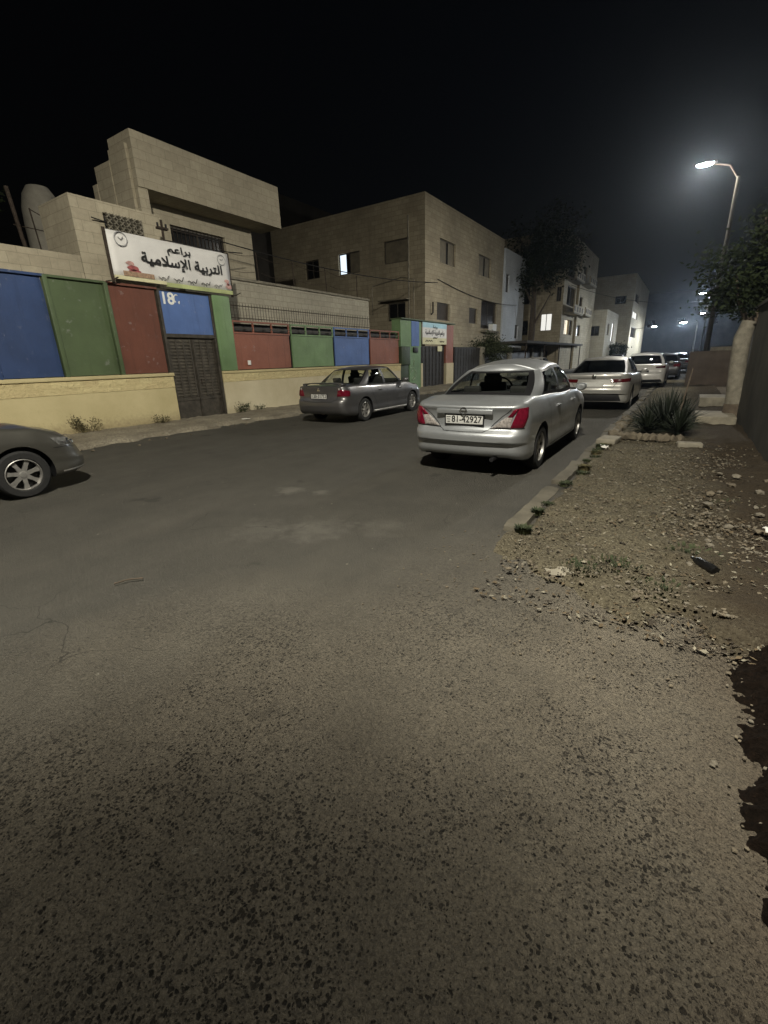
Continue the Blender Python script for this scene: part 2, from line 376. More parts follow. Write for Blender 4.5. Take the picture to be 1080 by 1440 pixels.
    t.base(t.mix(t.ramp(a, [(.35, 0), (.65, 1)]), (.004, .007, .003), (.012, .018, .008)), .6); M['spiky'] = t.m
    M['bark'] = plain('bark', (.09, .07, .05), .95, 0, .4, 8, bump=.8)
    M['bark_white'] = plain('whitewashed_bark', (.17, .155, .12), .9, 0, .35, 7, bump=.7)
    M['stone_pale'] = plain('pale_stone', (.14, .124, .095), .9, 0, .35, 9, bump=.6)
    M['stone_mid'] = plain('brown_stone', (.12, .1, .07), .9, 0, .35, 9, bump=.6)
    M['paper'] = plain('white_paper', (.7, .68, .62), .7, 0, .08, 6)
    M['bag_black'] = plain('black_plastic', (.006, .006, .006), .3, 0, .3, 9)
mats()

# ------------------------------------------------------------------ lettering
FORMS = {'baraem': '\ufe91\ufeae\ufe8d\ufecb\ufee2', 'tarbiya': '\ufe8d\ufedf\ufe98\ufeae\ufe91\ufef4\ufe94', 'islamiya': '\ufe8d\ufef9\ufeb3\ufefc\ufee3\ufef4\ufe94',
         'rawda': '\ufead\ufeed\ufebf\ufe94'}
def arabic(*keys): return ' '.join(FORMS[k] for k in keys)[::-1]
def lettering(name, body, size, mat, parent, loc, rot=(R(90), 0, R(90)), width=None, bold=0.0, depth=.002, align='CENTER', shear=0.0):
    cu = bpy.data.curves.new(name, 'FONT'); cu.body = body; cu.size = size; cu.extrude = depth; cu.align_x = align; cu.align_y = 'CENTER'; cu.shear = shear
    tmp = bpy.data.objects.new(name, cu); COL.objects.link(tmp)
    dg = bpy.context.evaluated_depsgraph_get(); me = bpy.data.meshes.new_from_object(tmp.evaluated_get(dg))
    bpy.data.objects.remove(tmp); bpy.data.curves.remove(cu)
    me.materials.clear(); me.materials.append(mat)
    xs = [v.co.x for v in me.vertices]
    if width and xs:
        k = width / (max(xs) - min(xs)); mid = (max(xs) + min(xs)) / 2
        for v in me.vertices: v.co.x = (v.co.x - mid) * k
    if bold:
        bm = bmesh.new(); bm.from_mesh(me); src = bm.verts[:] + bm.edges[:] + bm.faces[:]
        for q in range(8):
            d = bmesh.ops.duplicate(bm, geom=src); a = q * math.pi / 4
            for v in d['geom']:
                if isinstance(v, bmesh.types.BMVert): v.co += Vector((math.cos(a) * bold, math.sin(a) * bold, .00004 * (q + 1)))
        bm.to_mesh(me); bm.free()
    o = bpy.data.objects.new(name, me); o.location = loc; o.rotation_euler = rot
    return link(o, parent)

# ------------------------------------------------------------------ cars
def interp(tab, x):
    if x <= tab[0][0]: return tab[0][1]
    for (a, b), (c, d) in zip(tab, tab[1:]):
        if x <= c: return b + (d - b) * (x - a) / (c - a)
    return tab[-1][1]
def sinterp(tab, x):
    if x <= tab[0][0]: return tab[0][1]
    for (a, b), (c, d) in zip(tab, tab[1:]):
        if x <= c:
            k = (x - a) / (c - a); k = k * k * (3 - 2 * k); return b + (d - b) * k
    return tab[-1][1]

class Car:
    """local frame: x forward from the rear bumper, y left, z up"""
    def __init__(s, **k):
        s.__dict__.update(k); s.hw = s.W / 2
        hw, L = s.hw, s.L
        pts = []
        for i in range(9):
            y = (hw - s.rcy) * i / 9; pts.append((s.bowR * (y / hw) ** 2, y))
        x0 = s.bowR * ((hw - s.rcy) / hw) ** 2
        for i in range(9):
            a = math.pi / 2 * i / 9; pts.append((x0 + s.rcx * (1 - math.cos(a)), hw - s.rcy + s.rcy * math.sin(a)))
        x1 = L - s.bowF * ((hw - s.fcy) / hw) ** 2
        xa, xb = x0 + s.rcx, x1 - s.fcx
        for i in range(44):
            x = xa + (xb - xa) * i / 44; q = (x - (xa + xb) / 2) / ((xb - xa) / 2)
            pts.append((x, hw - .02 * abs(q) ** 3 * (1 if abs(q) < 1 else 1) + .02 * 0))
        for i in range(9):
            a = math.pi / 2 * (1 - i / 9); pts.append((x1 - s.fcx * (1 - math.cos(a)), hw - .02 * math.sin(a) - s.fcy + s.fcy * math.sin(a)))
        for i in range(9):
            y = (hw - s.fcy) * (1 - i / 8); pts.append((L - s.bowF * (y / hw) ** 2, y))
        # the rear corner carries the same small tuck as the side
        s.plan = [(x, y - (.02 * min(1, max(0, (y - (hw - s.rcy)) / s.rcy)) if x < xa else 0)) for x, y in pts]
        s.cum = [0.0]
        for a, b in zip(s.plan, s.plan[1:]): s.cum.append(s.cum[-1] + math.hypot(b[0] - a[0], b[1] - a[1]))
        s.nrm = []
        n = len(s.plan)
        for i in range(n):
            a = s.plan[max(0, i - 1)]; b = s.plan[min(n - 1, i + 1)]
            tx, ty = b[0] - a[0], b[1] - a[1]
            if i == 0: s.nrm.append((-1.0, 0.0)); continue
            if i == n - 1: s.nrm.append((1.0, 0.0)); continue
            l = math.hypot(tx, ty); s.nrm.append((-ty / l, tx / l))
    def col(s, sv):
        c = s.cum
        if sv <= 0: i, k = 0, 0.0
        elif sv >= c[-1]: i, k = len(c) - 2, 1.0
        else:
            i = max(j for j in range(len(c) - 1) if c[j] <= sv); k = (sv - c[i]) / (c[i + 1] - c[i])
        f = lambda A: tuple(A[i][j] + (A[i + 1][j] - A[i][j]) * k for j in (0, 1))
        return f(s.plan), f(s.nrm)
    def s_of_x(s, x):
        for i in range(10, len(s.plan) - 1):
            if s.plan[i][0] <= x <= s.plan[i + 1][0]:
                return s.cum[i] + (s.cum[i + 1] - s.cum[i]) * (x - s.plan[i][0]) / (s.plan[i + 1][0] - s.plan[i][0])
        return s.cum[-1]
    def inset(s, n, t):
        wr, wf = max(0, -n[0]) ** 1.5, max(0, n[0]) ** 1.5; ws = max(0, 1 - wr - wf)
        return wr * sinterp(s.profR, t) + wf * sinterp(s.profF, t) + ws * sinterp(s.profS, t)
    def pt(s, sv, z=None, t=None):
        p, n = s.col(sv)
        zb, zt = interp(s.bot, p[0]), sinterp(s.belt, p[0])
        if t is None: t = (z - zb) / (zt - zb)
        t = max(0, min(1, t)); d = s.inset(n, t)
        l = math.hypot(*n) or 1
        return Vector((p[0] - n[0] / l * d, max(0, p[1] - n[1] / l * d), zb + (zt - zb) * t))
    def pn(s, sv, z):
        e = .012; a = s.pt(sv, z); u = s.pt(sv + e, z) - s.pt(sv - e, z); v = s.pt(sv, z + e) - s.pt(sv, z - e)
        n = u.cross(v)
        if n.length < 1e-9: n = Vector((-1, 0, 0))
        n.normalize()
        c = Vector((s.L / 2, 0, .6))
        if n.dot(a - c) < 0: n = -n
        return a, n
    def patch(s, mb, mat, corners, off=.006, nu=8, nv=5, side=1):
        """corners: (s,z) of bottom-inner, bottom-outer, top-outer, top-inner"""
        A, B, C, D = corners; grid = []; base = []
        for j in range(nv + 1):
            v = j / nv
            for i in range(nu + 1):
                u = i / nu
                sv = (A[0] * (1 - u) + B[0] * u) * (1 - v) + (D[0] * (1 - u) + C[0] * u) * v
                z = (A[1] * (1 - u) + B[1] * u) * (1 - v) + (D[1] * (1 - u) + C[1] * u) * v
                p, n = s.pn(sv, z); edge = i in (0, nu) or j in (0, nv)
                q = p + n * (off * (.45 if edge else 1)); r = p - n * .012
                grid.append((q.x, q.y * side, q.z)); base.append((r.x, r.y * side, r.z))
        w = nu + 1; k = len(grid)
        fs = [(j * w + i, j * w + i + 1, (j + 1) * w + i + 1, (j + 1) * w + i) for j in range(nv) for i in range(nu)]
        for i in range(nu): fs += [(i, i + 1, k + i + 1, k + i), (nv * w + i, nv * w + i + 1, k + nv * w + i + 1, k + nv * w + i)]
        for j in range(nv): fs += [(j * w, (j + 1) * w, k + (j + 1) * w, k + j * w), (j * w + nu, (j + 1) * w + nu, k + (j + 1) * w + nu, k + j * w + nu)]
        mb.add(grid + base, fs, mat)
    def ribbon(s, mb, mat, path, wd=.006, off=.0025, side=1, step=.03):
        pts = []
        for a, b in zip(path, path[1:]):
            n = max(1, int(math.hypot(b[0] - a[0], b[1] - a[1]) / step))
            pts += [(a[0] + (b[0] - a[0]) * i / n, a[1] + (b[1] - a[1]) * i / n) for i in range(n)]
        pts.append(path[-1]); P = [s.pn(*q) for q in pts]; vs = []
        for i, (p, n) in enumerate(P):
            t = P[min(i + 1, len(P) - 1)][0] - P[max(i - 1, 0)][0]
            b = t.cross(n)
            if b.length > 1e-9: b.normalize()
            for sg in (-1, 1):
                q = p + n * off + b * wd / 2 * sg; vs.append((q.x, q.y * side, q.z))
        mb.add(vs, [(2 * i, 2 * i + 1, 2 * i + 3, 2 * i + 2) for i in range(len(P) - 1)], mat)
    # ---- shell
    def body(s, parent, pm):
        T = [0, .03, .08, .15, .22, .275, .29, .305, .32, .345, .38, .43, .48, .52, .56, .62, .7, .78, .85, .9, .94, .97, .99, 1.0]
        n = len(s.plan); mb = MB(); V = []; F = []; Mi = []
        idx = {}
        def vert(i, j, sd):
            if i in (0, n - 1): sd = 1
            key = (i, j, sd)
            if key not in idx:
                p = s.pt(s.cum[i], t=T[j])
                if i in (0, n - 1): p.y = 0
                V.append((p.x, p.y * sd, p.z)); idx[key] = len(V) - 1
            return idx[key]
        for sd in (1, -1):
            for i in range(n - 1):
                for j in range(len(T) - 1):
                    F.append((vert(i, j, sd), vert(i + 1, j, sd), vert(i + 1, j + 1, sd), vert(i, j + 1, sd))); Mi.append(0)
        K = 12; jt = len(T) - 1
        dk = {}
        def deck(i, k):
            if i in (0, n - 1): return vert(i, jt, 1)
            if k == 0: return vert(i, jt, -1)
            if k == K: return vert(i, jt, 1)
            if (i, k) not in dk:
                p = Vector(V[vert(i, jt, 1)]); q = -1 + 2 * k / K
                z = p.z + interp(s.crown, p.x) * (1 - q * q) * min(1, (p.y / (s.hw * .9))) ** 1.5
                V.append((p.x, p.y * q, z)); dk[(i, k)] = len(V) - 1
            return dk[(i, k)]
        for i in range(n - 1):
            for k in range(K):
                f = [deck(i, k), deck(i, k + 1), deck(i + 1, k + 1), deck(i + 1, k)]
                g = []
                for a in f:
                    if a not in g: g.append(a)
                if len(g) < 3: continue
                cx = sum(V[a][0] for a in g) / len(g); cy = max(abs(V[a][1]) for a in g)
                F.append(tuple(g)); Mi.append(1 if s.xrb + .18 < cx < s.xfb - .2 and 0 < k < K - 1 else 0)
        bots = [vert(i, 0, 1) for i in range(n)] + [vert(i, 0, -1) for i in range(n - 2, 0, -1)]
        F.append(tuple(bots[::-1])); Mi.append(2)
        me = bpy.data.meshes.new('body'); me.from_pydata(V, [], F)
        for m in (pm, M['interior'], M['trim']): me.materials.append(m)
        me.polygons.foreach_set('material_index', Mi)
        bm = bmesh.new(); bm.from_mesh(me); bmesh.ops.recalc_face_normals(bm, faces=bm.faces); bm.to_mesh(me); bm.free()
        o = link(bpy.data.objects.new('body', me))
        # wheel arches
        cut = MB()
        for x in (s.wxr, s.wxf):
            for sd in (1, -1):
                r = s.wr + s.archgap; k = 40; y0, y1 = (s.hw - .3) * sd, (s.hw + .2) * sd
                vs = [(x + r * math.cos(2 * math.pi * a / k), y, s.wr + r * math.sin(2 * math.pi * a / k)) for y in (y0, y1) for a in range(k)]
                fs = [(a, (a + 1) % k, k + (a + 1) % k, k + a) for a in range(k)] + [tuple(range(k))[::-1], tuple(range(k, 2 * k))]
                cut.add(vs, fs, M['trim'])
        co = cut.build('cutter')
        md = o.modifiers.new('b', 'BOOLEAN'); md.operation = 'DIFFERENCE'; md.object = co; md.solver = 'EXACT'; md.material_mode = 'TRANSFER'
        bpy.context.view_layer.update(); dg = bpy.context.evaluated_depsgraph_get()
        nm = bpy.data.meshes.new_from_object(o.evaluated_get(dg)); o.modifiers.clear(); o.data = nm
        bpy.data.objects.remove(co)
        nm.polygons.foreach_set('use_smooth', [True] * len(nm.polygons)); nm.set_sharp_from_angle(angle=R(50))
        nm.name = 'body'; o.parent = parent; return o
    def cabin(s, parent, pm, gl):
        cols = []   # (base xy, top xy, class of the cell that FOLLOWS)
        fr = [0, .2, .4, .6, .75, .86, .93]
        for f in fr: cols.append(((s.xrb + .16 * f ** 2.5, f * s.wrb), (s.xrt + .10 * f ** 2.5, f * s.wrt), 'rear' if f < (.93 if not s.border else .86) else 'trim'))
        cols.append(((s.xrb + .16, s.wrb), (s.xrt + .10, s.wrt), 'paint'))
        WB = s.hw - s.tuck
        wt = lambda x: s.WT - .05 * abs((x - (s.xrt + s.xft) / 2) / (s.xft - s.xrt)) ** 2 * 2
        for k in (.3, .65, 1.0):
            b = (s.xrb + .16 + (s.sg[0][0] - s.xrb - .16) * k, s.wrb + (WB - s.wrb) * math.sin(k * math.pi / 2))
            t = (s.xrt + .10 + (s.sg[0][1] - s.xrt - .10) * k, s.wrt + (wt(s.sg[0][1]) - s.wrt) * math.sin(k * math.pi / 2))
            if k < 1: cols.append((b, t, 'paint'))
        for (xb, xt, cl), (xb2, xt2, _) in zip(s.sg, s.sg[1:]):
            nsub = 5 if cl.startswith('side') else 1
            for q in range(nsub):
                u = q / nsub; x_b = xb + (xb2 - xb) * u; x_t = xt + (xt2 - xt) * u
                cols.append(((x_b, WB), (x_t, wt(x_t)), cl))
        xb, xt, _ = s.sg[-1]
        for k in (0, .35, .7):
            cols.append(((xb + (s.xfb - .34 - xb) * k, WB + (s.wfb - WB) * k * k), (xt + (s.xft - .12 - xt) * k, wt(xt) + (s.wft - wt(xt)) * k * k), 'paint'))
        ff = [1.0, .95, .85, .7, .5, .25, 0]
        for f in ff: cols.append(((s.xfb - .34 * f ** 2.2, f * s.wfb), (s.xft - .12 * f ** 2.2, f * s.wft), 'trim' if f > .95 else 'front'))
        bd = s.border
        vr = [0, .05, .09 + bd, .22, .35, .5, .65, .78, .9 - bd * .6, .94 - bd * .6, .975, 1.0]
        parts = {}
        def put(cls, poly):
            parts.setdefault(cls, []).append(poly)
        def P(i, v, sd):
            (bx, by), (tx, ty), _ = cols[i]
            zb = sinterp(s.belt, bx) + interp(s.crown, bx) * (1 - (by / s.hw) ** 2) - s.sink; zt = sinterp(s.roofz, tx) - .035 * (ty / s.WT) ** 2
            h = v
            x = bx + (tx - bx) * h; y = by + (ty - by) * h; z = zb + (zt - zb) * v
            b = s.bulge * 4 * v * (1 - v); lx = (x - (s.xrb + s.xfb) / 2) / (s.xfb - s.xrb)
            wy = min(1, by / WB); x += b * (1 - wy) * (1 if lx > 0 else -1); y += b * wy
            z += .25 * b * (1 - wy)
            return (x, y * sd, z)
        n = len(cols)
        for sd in (1, -1):
            for i in range(n - 1):
                cl = cols[i][2]
                for j in range(len(vr) - 1):
                    c = cl
                    if cl not in ('paint',):
                        if j == 0 or j == len(vr) - 2: c = 'paint'
                        elif j == 1 or j == len(vr) - 3: c = 'trim'
                    if c.startswith('side') or c in ('trim',): pass
                    put((c, sd if c.startswith('side') else 0), [P(i, vr[j], sd), P(i + 1, vr[j], sd), P(i + 1, vr[j + 1], sd), P(i, vr[j + 1], sd)])
        # roof skin
        K = 14
        for i in range(n - 1):
            for k in range(K):
                q = []
                for (ii, kk) in ((i, k), (i, k + 1), (i + 1, k + 1), (i + 1, k)):
                    p = P(ii, 1, 1); f = -1 + 2 * kk / K
                    z = p[2] + s.rcrown * (1 - f * f) * min(1, p[1] / (s.WT * .9)) ** 1.2 * 1.0
                    q.append((p[0], p[1] * f, z))
                put(('paint', 0), q)
        for (c, sd), polys in parts.items():
            mb = MB()
            mat = pm if c == 'paint' else (M['trim'] if c == 'trim' else (gl if c in ('rear', 'front') or not s.darkside else M['glass_dark']))
            for q in polys: mb.add(q, [(0, 1, 2, 3)], mat)
            name = {'paint': 'roof', 'trim': 'window_trim', 'rear': 'rear_window', 'front': 'windshield'}.get(c, 'side_window')
            me = bpy.data.meshes.new(name); me.from_pydata(mb.v, [], mb.f); me.materials.append(mat)
            bm = bmesh.new(); bm.from_mesh(me); bmesh.ops.remove_doubles(bm, verts=bm.verts, dist=.0008)
            bmesh.ops.dissolve_degenerate(bm, edges=bm.edges, dist=.0005); bmesh.ops.recalc_face_normals(bm, faces=bm.faces); bm.to_mesh(me); bm.free()
            me.polygons.foreach_set('use_smooth', [True] * len(me.polygons)); me.set_sharp_from_angle(angle=R(60))
            link(bpy.data.objects.new(name, me), parent)
    def wheels(s, parent, spokes=7, sides=(1, -1), twin=False):
        for x in (s.wxr, s.wxf):
            for sd in sides:
                mb = MB(); r = s.wr; w2 = .1
                mb.lathe([(r * .64, -w2 * .8), (r * .7, -w2), (r * .9, -w2), (r * .975, -w2 * .8), (r, -w2 * .4), (r, w2 * .4), (r * .975, w2 * .8), (r * .9, w2), (r * .7, w2), (r * .64, w2 * .8)], M['tyre'], 36)
                tw = mb.build('wheel', parent, 40); tw.location = (x, sd * (s.hw - .125), r)
                rm = MB(); R0 = r * .66
                rm.lathe([(R0, -w2 * .7), (R0 * .96, 0.02), (R0, w2 * .9), (R0 * .95, w2 * .95), (R0 * .9, w2 * .6)], M['rim'], 36)
                rm.lathe([(0.001, .01), (R0 * .9, .0)], M['trim'], 24)
                rm.lathe([(0.001, w2 * .72), (R0 * .2, w2 * .7), (R0 * .24, w2 * .4)], M['rim'], 20)
                for k in range(spokes):
                    a = 2 * math.pi * k / spokes + .2; ca, sa = math.cos(a), math.sin(a)
                    for dq in ((-.1, .1) if twin else (0,)):
                        ww = R0 * (.075 if twin else .13)
                        vs = []
                        for rad, wd, ax in ((R0 * .12, ww * 1.1, w2 * .62), (R0 * .6, ww * .8, w2 * .7), (R0 * .95, ww * 1.25, w2 * .62)):
                            for sg in (-1, 1):
                                for dp in (0, -.03):
                                    tt = sg * wd + dq * rad
                                    vs.append((ca * rad - sa * tt, ax + dp, sa * rad + ca * tt))
                        fs = []
                        for q in range(2):
                            o = q * 4; fs += [(o, o + 2, o + 6, o + 4), (o + 1, o + 5, o + 7, o + 3), (o, o + 4, o + 5, o + 1), (o + 2, o + 3, o + 7, o + 6)]
                        rm.add(vs, fs, M['rim'])
                ro = rm.build('rim', tw, 35)
                if sd < 0: ro.rotation_euler = (0, 0, math.pi)
    def mirrors(s, parent, pm):
        for sd in (1, -1):
            mb = MB(); x = s.mx; y = s.hw + .06
            ring = []
            secs = [(-.05, .055, .045), (-.02, .085, .06), (.05, .085, .058), (.09, .05, .035)]
            n = 12; vs = []
            for dx, a, b in secs:
                for k in range(n):
                    q = 2 * math.pi * k / n; ce = abs(math.cos(q)) ** .7 * (1 if math.cos(q) > 0 else -1); se = abs(math.sin(q)) ** .7 * (1 if math.sin(q) > 0 else -1)
                    vs.append((x + dx, (y + a * ce) * sd, s.mz + b * se))
            fs = [(i * n + k, i * n + (k + 1) % n, (i + 1) * n + (k + 1) % n, (i + 1) * n + k) for i in range(3) for k in range(n)] + [tuple(range(n)), tuple(range(3 * n, 4 * n))]
            mb.add(vs, fs, pm); mb.box((x, (s.hw - .04) * sd, s.mz - .03), (.06, .14, .03), M['trim'])
            mb.build('mirror', parent, 50)
    def seats(s, parent, colr):
        for sd in (1, -1):
            mb = MB(); x = s.xmid + .1; y = .36 * sd
            for (dx, z, wx, wy, wz) in ((0, .95, .12, .46, .34), (-.03, 1.15, .09, .3, .16), (-.04, 1.27, .08, .24, .13)):
                mb.box((x + dx, y, z), (wx, wy, wz), colr, M=Matrix.Rotation(R(-12), 3, 'Y'))
            bev(mb.build('seat', parent), .035)
            mb = MB(); mb.box((s.xrb + .62, y, 1.02), (.09, .26, .17), colr, M=Matrix.Rotation(R(-12), 3, 'Y')); bev(mb.build('headrest', parent), .03)
        mb = MB(); c = Vector((s.xfb - .85, .36, .99)); pts = []
        for k in range(25):
            q = 2 * math.pi * k / 24; pts.append(c + Vector((-.07 * math.sin(q), .19 * math.cos(q), .18 * math.sin(q))))
        mb.tube(pts, .016, M['interior'], 6, cap=False); mb.tube([c, c + Vector((.3, 0, -.12))], .03, M['interior'], 6)
        mb.box(c, (.03, .34, .03), M['interior']); mb.build('steering_wheel', parent, 50)
        mb = MB(); mb.box((s.xfb - .45, 0, .97), (.4, s.W - .42, .1), M['interior']); bev(mb.build('dashboard', parent), .03)
    def plate(s, parent, z, text, x=None, w=.52, h=.115, bolder=.0017):
        p, n = s.pn(0.02, z); xx = p.x - .012 if x is None else x
        mb = MB(); mb.box((xx, 0, z), (.014, w, h), M['plate']); o = mb.build('number_plate', parent); bev(o, .004)
        fm = MB()
        for (dy, dz, a, b) in ((0, h / 2 + .004, w + .03, .012), (0, -h / 2 - .004, w + .03, .012), (w / 2 + .006, 0, .012, h), (-w / 2 - .006, 0, .012, h)):
            fm.box((xx - .004, dy, z + dz), (.016, a, b), M['trim'])
        fm.build('plate_frame', o)
        lm = lettering('lettering', text, h * 1.0, M['ink'], o, (xx - .0085, -.035, z), rot=(R(90), 0, R(-90)), width=w * .8, bold=bolder, depth=.001)
        cm = MB()
        for k in range(3): cm.box((xx - .009, w * .42, z + .03 - .03 * k), (.002, .06 - .012 * k, .008), M['ink'])
        cm.build('country_mark', o)
        return o
def bev(o, wd, seg=3):
    bm = bmesh.new(); bm.from_mesh(o.data)
    bmesh.ops.bevel(bm, geom=[e for e in bm.edges], offset=wd, segments=seg, profile=.5, affect='EDGES')
    bm.to_mesh(o.data); bm.free()
    o.data.polygons.foreach_set('use_smooth', [True] * len(o.data.polygons)); o.data.set_sharp_from_angle(angle=R(35)); return o

BASE = dict(bowR=.12, rcx=.30, rcy=.26, bowF=.2, fcx=.5, fcy=.42, bot=[(0, .27), (.5, .2), (3.6, .19), (4.4, .2)],
            profR=[(0, .13), (.06, .06), (.14, .025), (.32, .0), (.42, .0), (.53, .025), (.56, .085), (.62, .10), (.8, .10), (.92, .085), (.97, .08), (1, .11)],
            profS=[(0, .07), (.06, .02), (.16, .012), (.3, .018), (.5, .008), (.68, .0), (.76, .004), (.9, .035), (.97, .06), (1, .085)],
            profF=[(0, .12), (.08, .03), (.2, .0), (.4, .0), (.5, .03), (.62, .05), (.8, .10), (.92, .17), (1, .3)],
            crown=[(0, .01), (.5, .02), (3.0, .03), (3.6, .05), (4.4, .03)], sink=.03, border=.0, bulge=.035, rcrown=.055, archgap=.05, tuck=.11, darkside=False)

def car_root(name, x, y, rz, label, group='cars parked along the street'):
    o = empty(name, (x, y, 0), rz + math.pi / 2); tag(o, label, 'car', group); return o

def silver_sedan():
    c = Car(**{**BASE, **dict(L=4.42, W=1.66, wr=.305, wxr=.93, wxf=3.53, mx=2.95, mz=1.0, xmid=2.05,
        border=.075, bulge=.05,
        belt=[(0, .935), (.3, .965), (.65, 1.0), (1.2, .99), (2.6, .945), (3.2, .95), (3.9, .86), (4.42, .7)],
        roofz=[(1.3, 1.30), (1.6, 1.365), (2.0, 1.415), (2.4, 1.42), (2.9, 1.36)], rcrown=.095,
        profR=[(0, .15), (.05, .07), (.12, .05), (.2, .06), (.28, .062), (.315, .0), (.44, .0), (.49, .02), (.53, .085), (.6, .105), (.8, .11), (.9, .09), (.955, .06), (.985, .075), (1, .11)],
        xrb=.62, wrb=.635, xrt=1.40, wrt=.47, xfb=3.45, wfb=.70, xft=2.62, wft=.52, WT=.575,
        sg=[(1.05, 1.5, 'trim'), (1.09, 1.54, 'side_rear'), (1.98, 1.98, 'trim'), (2.06, 2.06, 'side_front'), (2.98, 2.6, 'trim'), (3.02, 2.63, 'paint')])})
    r = car_root('parked_car', -2.35, 5.42, 0, 'silver sedan parked in front with its number plate and red tail lights facing us')
    pm = paint('silver_paint', (.43, .45, .465), .7, .36)
    b = c.body(r, pm); c.cabin(r, pm, M['glass']); c.wheels(r, 6); c.mirrors(r, pm); c.seats(r, M['interior'])
    # boot lid gap
    g = MB()
    for sd in (1, -1):
        c.ribbon(g, M['trim'], [(0, .60), (.28, .603), (.35, .63), (.41, .70), (.52, .80), (.64, .89), (.66, .93)], .009, .003, sd)
        c.ribbon(g, M['trim'], [(c.s_of_x(1.99), .28), (c.s_of_x(1.99), .93)], .007, .002, sd)
        c.ribbon(g, M['trim'], [(c.s_of_x(3.08), .28), (c.s_of_x(3.06), .9)], .007, .002, sd)
        c.ribbon(g, M['trim'], [(c.s_of_x(1.22), .93), (c.s_of_x(1.26), .72), (c.s_of_x(1.4), .5), (c.s_of_x(1.5), .28)], .007, .002, sd)
        c.ribbon(g, M['trim'], [(c.s_of_x(1.4), .27), (c.s_of_x(3.0), .27)], .01, .002, sd)
    g.build('panel_gap', r)
    for sd in (1, -1):
        mb = MB(); c.patch(mb, M['lens_red'], [(.64, .655), (.84, .66), (.95, .905), (.77, .9)], .02, 8, 8, sd)
        t = mb.build('tail_light', r, 50)
        mb = MB(); c.patch(mb, M['lens_white'], [(.375, .648), (.638, .654), (.675, .785), (.56, .785)], .018, 8, 6, sd); mb.build('reversing_lens', t, 50)
        mb = MB(); c.patch(mb, M['lens_red'], [(.575, .789), (.678, .787), (.765, .9), (.70, .89)], .019, 6, 5, sd); mb.build('red_lens', t, 50)
        mb = MB(); c.patch(mb, M['trim'], [(.36, .634), (.855, .644), (.86, .658), (.37, .648)], .008, 12, 2, sd); mb.build('lens_rim', t, 50)
        mb = MB(); c.patch(mb, pm, [(c.s_of_x(1.6), .80), (c.s_of_x(1.78), .80), (c.s_of_x(1.78), .825), (c.s_of_x(1.6), .825)], .03, 6, 3, sd)
        c.patch(mb, pm, [(c.s_of_x(2.66), .80), (c.s_of_x(2.84), .80), (c.s_of_x(2.84), .825), (c.s_of_x(2.66), .825)], .03, 6, 3, sd); mb.build('door_handle', r, 50)
        mb = MB(); c.patch(mb, M['lens_white'], [(.40, .40), (.66, .41), (.64, .44), (.42, .43)], .003, 6, 2, sd)
    # garnish over the plate, emblem
    mb = MB(); mb.box((c.pn(.02, .865)[0].x - .008, 0, .852), (.03, .78, .062), pm); bev(mb.build('boot_garnish', r), .01)
    o = c.plate(r, .748, '81-42927')
    mb = MB(); cx = c.pn(.02, .87)[0].x - .03; pts = [(cx, .042 * math.cos(q), .862 + .042 * math.sin(q)) for q in [2 * math.pi * k / 20 for k in range(21)]]
    mb.tube(pts, .006, M['chrome'], 6, cap=False); mb.box((cx, 0, .862), (.008, .11, .016), M['chrome']); mb.build('emblem', r, 50)
    mb = MB(); mb.tube([(.02, -.42, .26), (.25, -.42, .25)], .028, M['trim'], 12); mb.build('exhaust_pipe', r)
    mb = MB(); mb.tube([(1.5, -.05, 1.47), (1.44, -.05, 1.54)], .006, M['trim'], 6); 
    return r
